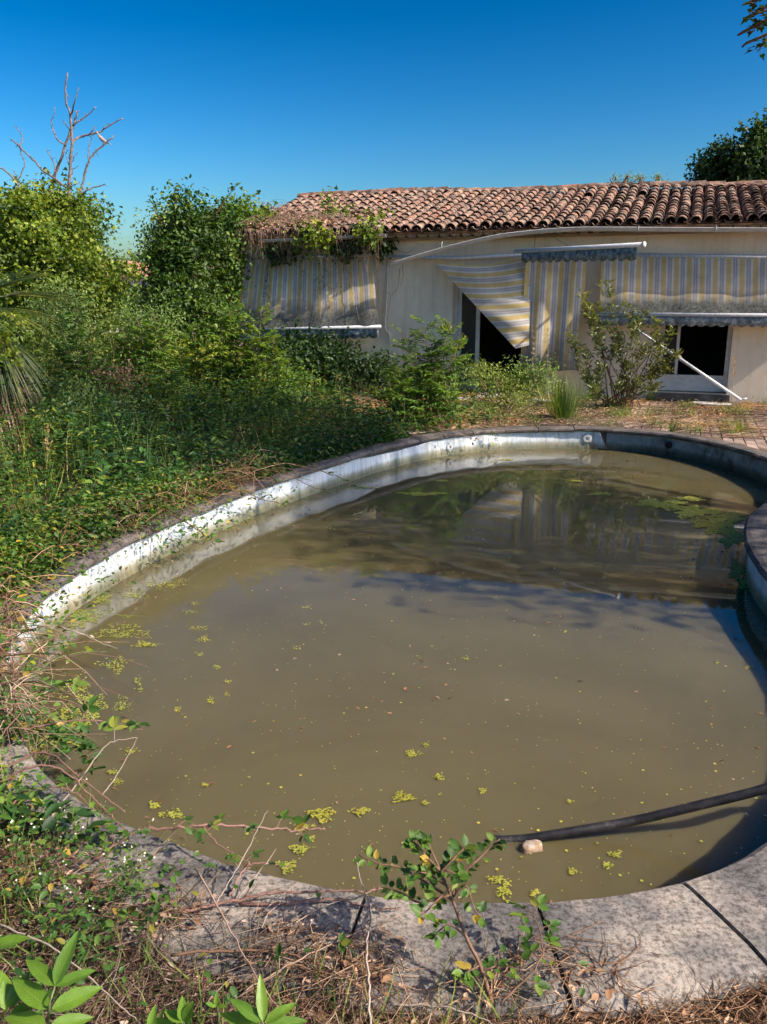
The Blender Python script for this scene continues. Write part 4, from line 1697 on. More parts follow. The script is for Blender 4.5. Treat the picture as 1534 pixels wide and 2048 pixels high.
# leafy tree at the house corner
B_ = []
for px, py, Y, rx, rz in ((368, 445, 16.9, .4, .5), (355, 505, 16.8, .45, .42), (410, 490, 17.0, .6, .55), (445, 455, 17.3, .32, .32), (375, 560, 16.6, .72, .6), (430, 560, 17.2, .38, .5), (345, 610, 16.5, .48, .45), (390, 640, 16.4, .75, .5), (470, 450, 17.2, .25, .25)):
    c = cx(px, py, Y)
    B_.append((c[0], c[1], c[2], rx, rx, rz))
tb = cx(385, 700, 16.3)
tree('leafy_tree', 'dense dark green tree at the left corner of the house', (tb[0], 16.3, GZ), cx(385, 480, 16.5), .11, B_, 25000, .08, 'tree', 'oval', 31, clump=34, spread=1.9, inner=.5, aspect=.6, lum=.5, sprigs=170, sprig_len=.45)
r = np.random.RandomState(5)
for k, (pts, lab) in enumerate((
        ([(340, 470), (348, 420), (355, 395), (362, 372)], 'upright leafy shoot topping the corner tree'),
        ([(330, 450), (310, 420), (306, 398)], 'short leafy shoot left of the corner tree top'),
        ([(430, 430), (455, 395), (470, 372)], 'slanting leafy shoot right of the corner tree top'),
        ([(320, 545), (285, 515), (262, 508)], 'side shoot of the corner tree over the gap'))):
    sp = [cx(px, py, 16.6) for px, py in pts]
    cane('tree_shoot', lab, sp, .010, 'stem', 'tree', 26, .085, 50 + k, 'shoot', 'shoots of the corner tree', thorns=False, tri=False, spread=.8)

# fan palm at the left edge
pb = np.array([U(-45, 905, 0)[0], 9.3, GZ])
palm = empty('fan_palm', pb, 'fan palm at the left edge with a skirt of dead fronds', 'palm')
mb = MB()
tp = [pb - [0, 0, .1], pb + [.02, 0, .6], pb + [.05, 0, 1.65]]
mb.tube(spline(tp, 6), np.linspace(.19, .15, 13), 12)
for k in range(90):
    an = k * 2.4
    z = .1 + 1.55 * k / 90
    c = pb + [math.cos(an) * .17, math.sin(an) * .17, z]
    d = np.array([math.cos(an), math.sin(an), 0])
    mb.tube([c, c + d * .05 + [0, 0, .08]], [.03, .012], 4)
mb.build('trunk', M['bark'], palm)
pc = pb + np.array([.05, 0, 1.7])


def frond(name, start, d, plen, flen, nb, spread_, mat, droop, seed, fold=.3, bw=.026):
    r = np.random.RandomState(seed)
    d = unit(d)
    up = np.array([0, 0, 1.0])
    side = unit(np.cross(d, up))
    nn = np.cross(side, d)
    tip = start + d * plen - up * droop * plen * .3
    mbs = MB().tube(spline([start, start + d * plen * .5 + up * .03, tip], 4), np.linspace(.014, .008, 9), 5)
    o = mbs.build(name, M['greenstem'] if mat == 'palm' else M['drytwig'], palm, True)
    an = np.linspace(-spread_, spread_, nb)
    dirs = np.cos(an)[:, None] * d + np.sin(an)[:, None] * side + nn * (fold * np.abs(np.sin(an)))[:, None] + r.normal(size=(nb, 3)) * .03
    dirs = unit(dirs - up * droop * .5)
    L = flen * (1 - .25 * (np.abs(an) / spread_) ** 2) * r.uniform(.9, 1.05, nb)
    # blades as drooping 4-segment strips
    q = np.array([0, .3, .6, .85, 1.0])
    wq = np.array([.35, 1, .9, .5, .05])
    vs, fs = [], []
    for i in range(nb):
        pp_ = tip + dirs[i] * (L[i] * q)[:, None] - up * (droop * L[i] * .7 * q ** 2.2)[:, None]
        sd_ = unit(np.cross(dirs[i], nn + r.normal(size=3) * .2))
        b0 = len(vs)
        for k in range(5):
            vs += [pp_[k] - sd_ * bw * .5 * wq[k], pp_[k] + nn * .006, pp_[k] + sd_ * bw * .5 * wq[k]]
        for k in range(4):
            a = b0 + 3 * k
            fs += [[a, a + 1, a + 4, a + 3], [a + 1, a + 2, a + 5, a + 4]]
    put('blades', mesh_np('blades', np.array(vs), np.array(fs), M[mat]), o)


for k, (px, py, Y, pl, fl, droop) in enumerate(((40, 545, 9.1, .42, .62, .15), (75, 605, 9.0, .45, .6, .35), (20, 660, 8.9, .5, .55, .8), (-40, 480, 9.3, .6, .6, .1), (-140, 500, 9.4, .55, .65, .2), (-160, 640, 9.2, .5, .6, .7), (-60, 600, 8.7, .55, .6, .5), (80, 680, 9.2, .42, .5, .9), (110, 560, 9.9, .5, .6, .3), (60, 705, 8.8, .5, .45, 1.0))):
    tg = cx(px, py, Y)
    frond('frond', pc, tg - pc, pl, fl * 1.2, 30, 1.25, 'palm', droop, 70 + k)
r = np.random.RandomState(77)
for k in range(40):
    an = r.uniform(-2.4, .9)
    d = np.array([math.cos(an), math.sin(an), -.55 + r.normal() * .35])
    frond('dead_frond', pc - [0, 0, r.uniform(.0, .55)], d, r.uniform(.3, .5), r.uniform(.5, .8), 14, .7, 'dryleaf', 1.6, 100 + k, fold=.1, bw=.02)
# yellow-green vine draped over the palm
B_ = [(*cx(8, 650, 8.85), .16, .16, .12), (*cx(-5, 690, 8.8), .16, .16, .15), (*cx(35, 690, 8.8), .08, .08, .12), (*cx(-40, 630, 8.9), .2, .2, .15), (*cx(25, 730, 8.8), .06, .06, .1)]
bush('climbing_vine', 'yellow-green vine climbing over the fan palm', (pb[0] + .25, 8.8, GZ), B_, 420, .05, 'yellow', 'ivy', 41, 'vine', nst=8, aspect=1.0)

# trees behind and to the right of the house
def ptree(name, label, spec, base, top, r0, nleaf, lsize, mat, seed, group=None, **kw):
    bl_ = []
    for (px, py, Y, rx, rz) in spec:
        c = cx(px, py, Y)
        bl_.append((c[0], c[1], c[2], rx, rx, rz))
    return tree(name, label, base, top, r0, bl_, nleaf, lsize, mat, 'diamond', seed, group=group, **kw)


t7 = cx(1560, 600, 25)
ptree('tall_tree', 'tall dark tree rising behind the roof at the right edge', [(1545, 320, 25, .7, .8), (1515, 330, 24.5, .45, .55), (1610, 330, 25.5, 1.2, 1.4), (1580, 275, 25, .6, .7), (1640, 240, 25.5, .9, 1.1), (1508, 275, 24.8, .26, .28), (1540, 400, 25, 1.0, .8)], (t7[0], 25, GZ), cx(1565, 280, 25), .2, 26000, .13, 'dark', 61, 'trees behind the house', clump=22, spread=1.7)
t7 = cx(1440, 600, 26)
ptree('round_tree', 'small round dark tree behind the roof ridge near the right edge', [(1440, 335, 26, .62, .6), (1470, 350, 26, .6, .6), (1425, 352, 26, .45, .45), (1450, 400, 26, .9, .9), (1437, 308, 26, .25, .25)], (t7[0], 26, GZ), cx(1445, 340, 26), .12, 9000, .11, 'dark', 63, 'trees behind the house', clump=22, spread=1.6)
# shade trees standing beyond the right edge of the picture; a poplar twig reaches into the corner
tree('poplar_tree', 'tall poplar beyond the right edge whose twigs reach the top corner', (9.0, 4.7, GZ), (8.8, 4.7, 5.6), .2, [(8.2, 4.3, 6.3, 1.7, 1.3, 1.0), (9.2, 4.7, 7.4, 1.9, 1.3, 1.2), (7.3, 5.0, 5.6, 1.2, .9, .6), (9.6, 4.0, 8.4, 1.5, 1.0, 1.0), (8.0, 5.5, 6.4, 1.2, .7, .7), (8.2, 2.8, 6.3, 1.7, .9, .9), (9.4, 3.0, 7.6, 1.6, .9, 1.0), (8.6, 6.2, 6.8, 1.3, .7, .8)], 16500, .085, 'tree', 'diamond', 71, clump=18, spread=2.4, inner=.8, aspect=.9, limbs=26)
tree('shade_tree', 'high broad tree beyond the right edge shading the overgrown lawn', (11.6, 3.6, GZ), (11.4, 3.5, 10.5), .3, [(11.0, 3.4, 12.3, 2.2, 1.3, 1.5), (10.2, 4.1, 14.0, 2.2, 1.4, 1.4), (12.2, 4.0, 13.4, 2.0, 1.4, 1.6)], 11500, .13, 'tree', 'diamond', 73, clump=20, spread=2.6, inner=.8, limbs=24)
for k, pl in enumerate(([(1600, -20), (1560, 10), (1525, 22), (1502, 35)], [(1590, 40), (1555, 55), (1530, 85), (1514, 104)], [(1600, -40), (1555, -25), (1520, -5), (1505, 12)], [(1580, 20), (1550, 30), (1525, 48), (1512, 56)])):
    cane('poplar_twig', ['upper', 'lowest', 'topmost', 'middle'][k] + ' poplar twig hanging into the top right corner', [(6.4, 5.2, 5.2)] + [cx(px, py, 6.0) for px, py in pl], .008, 'stem', 'dark', 26, .054, 210 + k, 'twig', 'poplar twigs in the top corner', lkind='ivy', thorns=False, tri=False, aspect=.8, t0=.45)

# far house and trees in the gap on the left
fb = cx(280, 600, 46)
fh = empty('far_house', (fb[0], 47, GZ), 'distant white house with pale red roof glimpsed between the trees', 'house')
x0, z1 = fb[0], float(cx(280, 553, 46)[2])
MB().box((x0 - 2.2, 46, GZ), (5.5, 0, 0), (0, 5, 0), (0, 0, z1 - GZ)).build('wall', plain('far_white_wall', (.72, .66, .60), .8, .1, 2), fh)
MB().add([(x0 - 2.6, 45.6, z1), (x0 + 3.7, 45.6, z1), (x0 + 3.7, 48.5, z1 + .9), (x0 - 2.6, 48.5, z1 + .9), (x0 + 3.7, 51.4, z1), (x0 - 2.6, 51.4, z1)], [[0, 1, 2, 3], [3, 2, 4, 5], [0, 3, 5], [1, 4, 2]]).build('roof', plain('far_red_roof', (.45, .22, .15), .9, .3, 3), fh)
wob_ = MB().box((x0 + .3, 45.93, 1.2), (.9, 0, 0), (0, .05, 0), (0, 0, 1.1))
wob_.build('window', plain('far_red_shutter', (.35, .07, .05), .7, .2, 3), fh)
ptree('far_tree', 'pale green distant tree in the gap beside the far house', [(345, 480, 38, 1.0, 1.4), (350, 530, 38, 1.2, 1.0), (365, 500, 38.5, 1.2, 1.3)], (cx(345, 600, 38)[0], 38, GZ), cx(305, 500, 38), .2, 5000, .16, 'grey', 81, 'distant trees', clump=20)
ptree('far_tree', 'low dark distant tree under the far house wall', [(255, 605, 34, 1.0, .35), (215, 595, 35, .9, .5), (305, 608, 33, .8, .35)], (cx(255, 600, 34)[0], 34, GZ), cx(255, 590, 34), .15, 4000, .14, 'tree', 83, 'distant trees', clump=20)
for k, (px, Y, h_) in enumerate(((-60, 40, 6), (120, 55, 7), (360, 60, 6.5), (480, 45, 4.5))):
    x = cx(px, 600, Y)[0]
    tree('far_tree', ['broad distant tree hidden behind the ivy-covered tree', 'distant tree behind the bare branches', 'distant tree behind the corner tree', 'distant tree behind the roof end'][k], (x, Y, GZ), (x, Y, h_ * .5), .25, [(x, Y, h_ * .45, 3, 2.4, h_ * .42), (x + 2, Y + 1, h_ * .4, 2.4, 2, h_ * .36)], 3000, .25, 'tree', 'diamond', 90 + k, group='distant trees', clump=20)

# ================================================================== MID-GROUND PLANTS
for k, (lab, blobs, n_, ls, mt, bpx) in enumerate((
        ('grey-green feathery shrub in front of the ivy-covered tree', [(120, 640, 12.6, .5, .5), (95, 700, 12.4, .45, .4), (150, 700, 12.5, .35, .35), (130, 590, 12.8, .28, .3)], 5200, .05, 'grey', (120, 12.5)),
        ('pale green bushy shrub between the two big trees', [(280, 680, 13.4, .55, .4), (320, 650, 13.5, .35, .38), (240, 670, 13.3, .35, .32), (290, 730, 13.2, .6, .3), (265, 640, 13.6, .28, .3)], 6800, .05, 'grey', (285, 13.4)),
        ('rusty brown drying shrub low among the undergrowth', [(215, 760, 11.8, .38, .2), (250, 765, 11.9, .3, .16)], 1500, .04, 'dryleaf', (225, 11.8)),
        ('yellow-green weeds catching the sun beside the corner tree', [(400, 705, 14.6, .5, .22), (440, 725, 14.2, .5, .2), (370, 730, 14.0, .5, .2), (470, 760, 13.8, .5, .15)], 3600, .05, 'yellow', (405, 14.3)),
        ('dark ivy heap against the wall under the creeper-hung awning', [(600, 735, 15.7, .7, .33), (680, 735, 15.6, .6, .3), (740, 745, 15.4, .45, .28), (560, 710, 15.9, .5, .45), (640, 700, 16.1, .5, .3)], 7500, .075, 'dark', (640, 15.7)),
        ('low leafy bush in front of the open door', [(1020, 758, 13.6, .36, .18), (1060, 768, 13.3, .33, .16), (985, 768, 13.6, .28, .16), (1050, 728, 13.8, .13, .15)], 2300, .05, 'grey', (1025, 13.5)),
        ('dusty grey-green weeds at the foot of the hanging canvas', [(1000, 815, 12.3, .5, .14), (960, 825, 12.0, .5, .13), (1060, 800, 12.6, .4, .16), (1040, 785, 13.0, .4, .16)], 2600, .032, 'grey', (1010, 12.3)),
        ('straggly weeds standing in front of the open doorway', [(985, 742, 13.3, .16, .16), (960, 752, 13.2, .2, .16), (1080, 745, 13.2, .2, .16)], 1000, .045, 'grey', (1010, 13.3)),
        ('dense light green weeds left of the sunny terrace patch', [(540, 790, 12.4, .45, .3), (580, 810, 12.0, .4, .25), (610, 775, 13.0, .3, .22)], 3000, .05, 'sap', (560, 12.4)),
        ('low bushy weeds beside the palm skirt', [(150, 800, 9.8, .4, .25), (200, 820, 9.6, .4, .22), (120, 830, 9.2, .35, .2)], 3200, .045, 'grey', (160, 9.6)),
        ('dark leafy weeds at the foot of the door frame', [(870, 760, 14.8, .5, .25), (930, 750, 15.0, .4, .28), (820, 770, 14.4, .4, .22)], 2600, .055, 'tree', (880, 14.8)),
)):
    bl_ = [(*cx(px, py, Y), rx, rx * .8, rz) for px, py, Y, rx, rz in blobs]
    b = cx(bpx[0], 800, bpx[1])
    bush('shrub', lab, (b[0], bpx[1], GZ), bl_, n_, ls, mt, 'lance' if mt == 'grey' else 'oval', 300 + k, 'shrub', 'shrubs and weeds round the terrace', spread=2.0, aspect=.45 if mt == 'grey' else .65, stem='drytwig' if mt == 'dryleaf' else 'stem')

# glossy laurel-like shrub against the wall: upright leafy shoots
r = np.random.RandomState(12)
lb = cx(1235, 800, 13.8)
lau = empty('laurel_shrub', (lb[0], 13.8, GZ), 'tall glossy-leaved shrub growing up the wall beside the hanging canvas', 'shrub')
mb = MB()
sp = []
for (px, py, Y) in ((1208, 552, 13.9), (1195, 600, 13.8), (1165, 605, 13.7), (1215, 640, 13.7), (1250, 600, 13.6), (1185, 660, 13.5), (1240, 665, 13.5), (1270, 640, 13.5), (1315, 635, 13.4), (1165, 690, 13.5), (1295, 690, 13.5), (1255, 720, 13.3), (1200, 730, 13.3), (1320, 725, 13.3), (1350, 735, 13.2), (1170, 620, 13.9), (1225, 690, 13.4), (1160, 740, 13.4), (1280, 755, 13.1), (1190, 770, 13.2), (1320, 770, 13.1), (1240, 770, 13.1), (1158, 575, 13.8), (1345, 660, 13.3), (1362, 705, 13.2), (1290, 615, 13.5), (1140, 660, 13.6), (1335, 690, 13.2)):
    t = cx(px, py, Y)
    b = np.array([lb[0] + r.normal() * .22, 13.8 + r.normal() * .1, GZ])
    q = spline([b, (b + t) / 2 + r.normal(size=3) * .1, t], 8)
    mb.tube(q, np.linspace(.012, .003, len(q)), 5)
    for k in range(95):
        tt_ = 1 - abs(r.normal()) * .22
        if tt_ < .25: continue
        i = int(tt_ * (len(q) - 1))
        an = r.uniform(0, 6.28)
        d = unit(np.array([math.cos(an), math.sin(an), .7 + r.normal() * .4]))
        L = r.uniform(.06, .11)
        sp.append((q[i] + r.normal(size=3) * .04, d, unit(np.array([0, 0, 1]) + r.normal(size=3) * .5), L, L * .32))
P_, D_, N_, L_, W_ = map(np.array, zip(*sp))
leaves('foliage', P_, D_, N_, L_, W_, 'lance', M['olean'], lau)
mb.build('stems', M['stem'], lau, True)

# saplings with feathered leaves
SAP = (
    ('feathery sapling in front of the left awning bar', (462, 13.0), [(462, 600), (438, 640), (488, 645), (450, 690), (478, 720), (430, 720)], 'sap', 14),
    ('feathery sapling beside its twin at the left awning corner', (520, 12.8), [(522, 625), (548, 680), (505, 680), (532, 715), (500, 750), (560, 740)], 'sap', 14),
    ('tall feathery sapling at the far pool edge in front of the plain wall', (860, 11.9), [(850, 650), (900, 655), (810, 668), (875, 690), (915, 690), (835, 720), (790, 735)], 'sap', 13),
    ('low feathery sapling spreading over the far pool edge', (825, 11.6), [(800, 770), (850, 760), (880, 775), (770, 790), (830, 800), (905, 800)], 'sap', 9),
    ('small feathery sapling left of the bare terrace patch', (330, 12.4), [(300, 760), (340, 745), (360, 780), (320, 790)], 'sap', 9),
    ('blue-green feathery sapling deep in the undergrowth', (420, 11.2), [(400, 790), (450, 800), (430, 830), (380, 820)], 'sap', 9),
    ('bright feathery sapling among the pale shrubs between the big trees', (300, 12.9), [(275, 640), (310, 632), (335, 655), (250, 665), (320, 690), (285, 690)], 'sap', 13),
    ('feathery sapling rising beside the fan palm', (160, 11.4), [(150, 620), (125, 650), (185, 655), (165, 690), (140, 710)], 'sap', 12),
    ('feathery sapling in front of the corner tree trunk', (395, 13.2), [(385, 665), (415, 680), (365, 690), (400, 715)], 'sap', 11),
    ('small sapling standing in the sunny terrace patch', (660, 13.0), [(655, 790), (680, 800), (640, 810)], 'sap', 6),
)
for k, (lab, (bpx, Y), tops, mt, nl) in enumerate(SAP):
    b = cx(bpx, 800, Y)
    sapling('sapling', lab, (b[0], Y, GZ), [cx(px, py, Y + .1 * math.sin(px)) for px, py in tops], mt, 400 + k, .40, 7, .115, int(nl * 1.45), group='self-sown saplings round the pool')
B_ = [(*cx(882, 655, 13.2), .10, .10, .07), (*cx(925, 683, 13.2), .08, .08, .06), (*cx(905, 690, 13.2), .07, .07, .06)]
bush('yellow_flowers', 'yellow flower heads standing against the plain wall', (cx(890, 800, 13.2)[0], 13.2, GZ), B_, 420, .03, 'yellow', 'oval', 433, 'flowers', nst=6, stem='greenstem', spread=1.3)

tuft('grass_tuft', 'tall bright green grass tuft behind the far pool edge', U(1125, 838, 0), 380, .72, .55, 'grass', 501, .010, 'grass', 'grass tufts')
for k, (px, py, h_, lab) in enumerate(((1345, 862, .22, 'small grass tuft growing through the deck boards'), (1480, 862, .2, 'grass tuft on the deck near the right edge'), (1180, 800, .3, 'grass at the foot of the laurel shrub'), (75, 1070, .55, 'long grass clump in the undergrowth at the left'), (700, 850, .3, 'grass clump at the edge of the bare terrace'), (1300, 800, .25, 'short weeds under the leaning pole'))):
    tuft('grass_tuft', lab, U(px, py, 0), 46, h_, .75, 'grass', 510 + k, .009, 'grass', 'grass tufts')
# tall dry stalks
for k, (px, py, Y, top, lab) in enumerate(((1462, 800, 13.9, 715, 'tall straw seed head standing by the wall right of the window'), (1060, 790, 13.2, 655, 'thin tall stalk in front of the hanging canvas'), (1090, 800, 13.0, 660, 'thin stalk right beside the torn canvas edge'), (330, 960, 9.5, 815, 'pale tall stalk above the left undergrowth'), (90, 1060, 7.4, 855, 'brown upright stalk near the left edge'))):
    b, t = cx(px, py, Y), cx(px + 6, top, Y)
    b = np.array([b[0], b[1], GZ])
    e = empty('dry_stalk', b, lab, 'stalk', 'dry stalks')
    q = spline([b, (b + t) / 2 + [.02, 0, 0], t], 8)
    MB().tube(q, np.linspace(.006, .002, len(q)), 5).build('stem', M['paletwig'], e)
    n_ = 80
    r = np.random.RandomState(k)
    pos = q[-7:][r.randint(0, 7, n_)] + r.normal(size=(n_, 3)) * .012
    leaves('seed_head', pos, unit(r.normal(size=(n_, 3)) + [0, 0, 1.5]), rdir(n_, r), .035, .008, 'diamond', M['straw'], e)

# ---------------------------------------------------------------- undergrowth (one mass)
r = np.random.RandomState(900)


def clear(x, y):
    """bare terrace patch and the strip toward the deck"""
    c1 = ((x + .55) / 1.75) ** 2 + ((y - 14.1) / 1.75) ** 2
    return c1


NU = 150000
# importance sampling in distance
yy = 2.3 + (17.5 - 2.3) * r.rand(NU) ** 1.25
xx = r.uniform(-1, 0, NU) * (3.6 + yy * .42) + r.uniform(.0, 2.2, NU) * np.clip((yy - 8) / 4, 0, 1)
off = in_pool(xx, yy)
cl_ = clear(xx, yy)
keep = (off > .13) & (cl_ > 1.0) & ((xx < .9) | (yy > 11.2)) & (xx < 1.9)
keep &= ~((xx > .6) & (yy > 12.6))
sp_ = np.array([(np.array([a, b, 0]) - H0) @ hn for a, b in zip(xx, yy)]) if False else ((xx - H0[0]) * hn[0] + (yy - H0[1]) * hn[1])
keep &= sp_ < -.15
# patchiness
pt = wob(xx, yy, 1.1)
keep &= r.rand(NU) < np.clip(.62 + .5 * pt, .12, 1)
xx, yy, off = xx[keep], yy[keep], off[keep]
nU = len(xx)
hgt = (.13 + .36 * np.clip((off - .15) / 1.1, 0, 1)) * (1 + .6 * wob(xx, yy, 1.6, 2.0) + .5 * wob(xx, yy, 5.0, 4.0)) + .12 * np.clip(-xx - 2.5, 0, 2)
hgt = np.clip(hgt * (1 + .15 * np.clip((yy - 7) / 4, 0, 1) * np.clip((off - .3) / .8, 0, 1)), .06, 1.2)
zz = GZ + hgt * (1 - .85 * r.rand(nU) ** 1.3)
pos = np.stack([xx, yy, zz], 1) + r.normal(size=(nU, 3)) * .02
nrm = unit(np.stack([.35 * r.normal(size=nU), .35 * r.normal(size=nU) - .15, np.ones(nU)], 1))
an = r.rand(nU) * 6.283
dirs = np.stack([np.cos(an), np.sin(an), r.normal(size=nU) * .3], 1)
L = r.uniform(.03, .066, nU) * (.8 + .035 * yy) * (1 + .75 * np.clip(wob(xx, yy, 2.2, 7.0), -.4, 1))
kind = wob(xx, yy, .8, 5.0) + r.normal(size=nU) * .3
k1 = kind > 0.05
a1 = leaf_arrays(pos[k1], dirs[k1], nrm[k1], L[k1], L[k1] * .62, 'oval')
a2 = leaf_arrays(pos[~k1], dirs[~k1], nrm[~k1], L[~k1] * 1.25, L[~k1] * .42, 'lance')
specs = []
for k in range(380):
    i = r.randint(nU)
    if off[i] < .45: continue
    for j in range(6):
        an_ = r.rand() * 6.283
        el = r.uniform(.1, 1.2)
        pinnate(specs, np.array([xx[i], yy[i], GZ + hgt[i] * r.uniform(.5, 1.0)]), np.array([math.cos(an_) * math.cos(el), math.sin(an_) * math.cos(el), math.sin(el)]), r.uniform(.18, .34), 5, r.uniform(.05, .085), r)
P_, D_, N_, L_, W_ = map(np.array, zip(*specs))
a3 = leaf_arrays(P_, D_, N_, L_, W_ * 1.1, 'lance')
v, f = join_arrays([a1, a2, a3])
o = put('undergrowth', mesh_np('undergrowth', v, f, M['under']))
tag(o, 'low green weeds covering the lawn left of the pool', 'undergrowth', kind='stuff')
# stalks and blades mixed in
ng = 8000
ii = r.randint(0, nU, ng)
gp = np.stack([xx[ii], yy[ii], np.full(ng, GZ)], 1) + r.normal(size=(ng, 3)) * [.05, .05, 0]
gd = unit(np.stack([r.normal(size=ng) * .35, r.normal(size=ng) * .35, np.ones(ng)], 1))
v, f = leaf_arrays(gp, gd, rdir(ng, r), hgt[ii] * r.uniform(.8, 1.5, ng), .007, 'blade')
tag(put('grass', mesh_np('grass', v, f, M['grass'])), 'thin grass blades scattered through the undergrowth', 'grass', kind='stuff')

# dry grass and litter on the bare terrace
n_ = 42000
x = r.uniform(-2.6, 6.6, n_)
y = r.uniform(11.2, 16.5, n_)
sd_ = (x - H0[0]) * hn[0] + (y - H0[1]) * hn[1]
ok = (in_pool(x, y) > .2) & (sd_ < -.1) & (r.rand(n_) < np.where(x > 3.2, .10 + .45 * (wob(x, y, 2) > .25), np.where(x > 1.9, .3 + .5 * (wob(x, y, 2) > .1), .8)))
x, y = x[ok], y[ok]
n_ = len(x)
an = r.rand(n_) * 6.283
v, f = leaf_arrays(np.stack([x, y, np.full(n_, -.015) + r.rand(n_) * .04], 1), np.stack([np.cos(an), np.sin(an), r.normal(size=n_) * .35 + .15], 1), np.stack([r.normal(size=n_) * .3, r.normal(size=n_) * .3, np.ones(n_)], 1), r.uniform(.03, .12, n_), r.uniform(.005, .018, n_), 'diamond')
tag(put('dry_grass', mesh_np('dry_grass', v, f, M['straw'])), 'straw and dry litter on the terrace before the house', 'dry grass', kind='stuff')
# twigs strewn on the deck
n_ = 1200
x, y = r.uniform(1.2, 6.4, n_), r.uniform(10.5, 14.0, n_)
ok = (in_pool(x, y) > .1) & (((x - H0[0]) * hn[0] + (y - H0[1]) * hn[1]) < -.3)
x, y = x[ok], y[ok]
n_ = len(x)
an = r.normal(size=n_) * .5 + .2
ln = r.uniform(.15, .8, n_)
dv = np.stack([np.cos(an), np.sin(an), np.zeros(n_)], 1)
p0 = np.stack([x, y, r.uniform(-.012, .03, n_)], 1)
pth = np.stack([p0, p0 + dv * (ln * .5)[:, None] + r.normal(size=(n_, 3)) * [.02, .02, .008], p0 + dv * ln[:, None] + r.normal(size=(n_, 3)) * [.04, .04, .01]], 1)
v, f = twigs_arrays(pth, r.uniform(.002, .006, n_))
tag(put('fallen_twigs', mesh_np('fallen_twigs', v, f, M['twigmix'])), 'thin dry twigs strewn over the deck boards', 'twigs', kind='stuff')

cxs, cys = r.uniform(1.8, 6.6, 34), r.uniform(10.8, 14.2, 34)
ci = r.randint(0, 34, 1700)
x = cxs[ci] + r.normal(size=1700) * .11
y = cys[ci] + r.normal(size=1700) * .11
ok = (in_pool(x, y) > .12) & (((x - H0[0]) * hn[0] + (y - H0[1]) * hn[1]) < -.2)
x, y = x[ok], y[ok]
n_ = len(x)
v1 = leaf_arrays(np.stack([x, y, np.full(n_, -.02)], 1), unit(np.stack([r.normal(size=n_) * .6, r.normal(size=n_) * .6, np.ones(n_)], 1)), rdir(n_, r), r.uniform(.05, .24, n_), .006, 'blade')
an = r.rand(n_) * 6.283
v2 = leaf_arrays(np.stack([x, y, r.rand(n_) * .12], 1), np.stack([np.cos(an), np.sin(an), r.normal(size=n_) * .3], 1), np.stack([r.normal(size=n_) * .4, r.normal(size=n_) * .4, np.ones(n_)], 1), r.uniform(.02, .05, n_), r.uniform(.008, .02, n_), 'lance')
v, f = join_arrays([v1, v2])
tag(put('deck_weeds', mesh_np('deck_weeds', v, f, M['grass'])), 'straggly weeds sprouting between the deck boards at right', 'weeds', kind='stuff')
# white sheets and strips lying on the terrace
def slab(name, label, pl, th, cat, grp=None):
    top = [U(px, py, .02) for px, py in pl]
    n_ = len(top)
    v = top + [t - [0, 0, th] for t in top]
    f = [list(range(n_)), [n_ + k for k in range(n_)][::-1]] + [[k, n_ + k, n_ + (k + 1) % n_, (k + 1) % n_] for k in range(n_)]
    o = put(name, mesh_np(name, v, f, M['white']))
    bm_ = bmesh.new()
    bm_.from_mesh(o.data)
    bmesh.ops.recalc_face_normals(bm_, faces=bm_.faces)
    bm_.to_mesh(o.data)
    bm_.free()
    return tag(o, label, cat, grp)


slab('plastic_sheet', 'crumpled white sheet lying on the terrace behind the weeds', [(945, 778), (985, 782), (1000, 786), (975, 791), (950, 784)], .02, 'sheet')
slab('fallen_strip', 'long white strip lying on the terrace in front of the door', [(912, 795), (1035, 782), (1037, 786), (914, 799)], .02, 'strip', 'white debris on the terrace')
slab('fallen_strip', 'short white strip lying beside the tall grass tuft', [(1063, 795), (1112, 801), (1110, 806), (1062, 800)], .02, 'strip', 'white debris on the terrace')
slab('fallen_strip', 'flat white strip on the deck under the leaning pole', [(1385, 802), (1464, 806), (1462, 811), (1383, 806)], .02, 'strip', 'white debris on the terrace')

# ---------------------------------------------------------------- creepers on the house
r = np.random.RandomState(60)
cr = empty('dry_creeper', HW(sL + .5, -.4, GZ), 'tangle of dry brown creeper over the left end of the roof', 'creeper')
paths, rr_ = [], []
for k in range(230):
    s = sL - .15 + 2.2 * abs(r.normal()) * .55
    q = r.uniform(-.03, .55) * max(.15, 1 - (s - sL) / 2.6)
    p = roofpt(s, max(q, -.02), .12 + r.rand() * .1)
    d = hu * r.normal() + hn * r.normal() * .6 + np.array([0, 0, r.normal() * .15])
    L_ = r.uniform(.2, .7)
    m = p + d * L_ * .5 + np.array([0, 0, r.uniform(.02, .14)])
    e_ = p + d * L_ + np.array([0, 0, r.uniform(-.08, .05)])
    paths.append([p, (p + m) / 2 + r.normal(size=3) * .02, m, (m + e_) / 2 + r.normal(size=3) * .03, e_])
    rr_.append(r.uniform(.003, .007))
for k in range(150):          # hanging over the eave
    s = sL - .1 + 3.4 * r.rand()
    p = roofpt(s, .0, .08) - hn * r.uniform(0, .15)
    L_ = r.uniform(.25, .9)
    e_ = p - [0, 0, L_] + hu * r.normal() * .12 - hn * r.uniform(-.05, .1)
    paths.append([p, p - [0, 0, L_ * .2] - hn * .06, (p + e_) / 2 + r.normal(size=3) * .04, (p + 3 * e_) / 4 + r.normal(size=3) * .04, e_])
    rr_.append(r.uniform(.002, .006))
v, f = twigs_arrays(np.array(paths), np.array(rr_), 4)
put('stems', mesh_np('stems', v, f, M['drytwig']), cr)
n_ = 1300
s = sL - .15 + 2.3 * np.abs(r.normal(size=n_)) * .5
pos = np.array([roofpt(a, max(-.02, r.uniform(-.03, .5) * max(.15, 1 - (a - sL) / 2.6)), .12 + r.rand() * .12) for a in s])
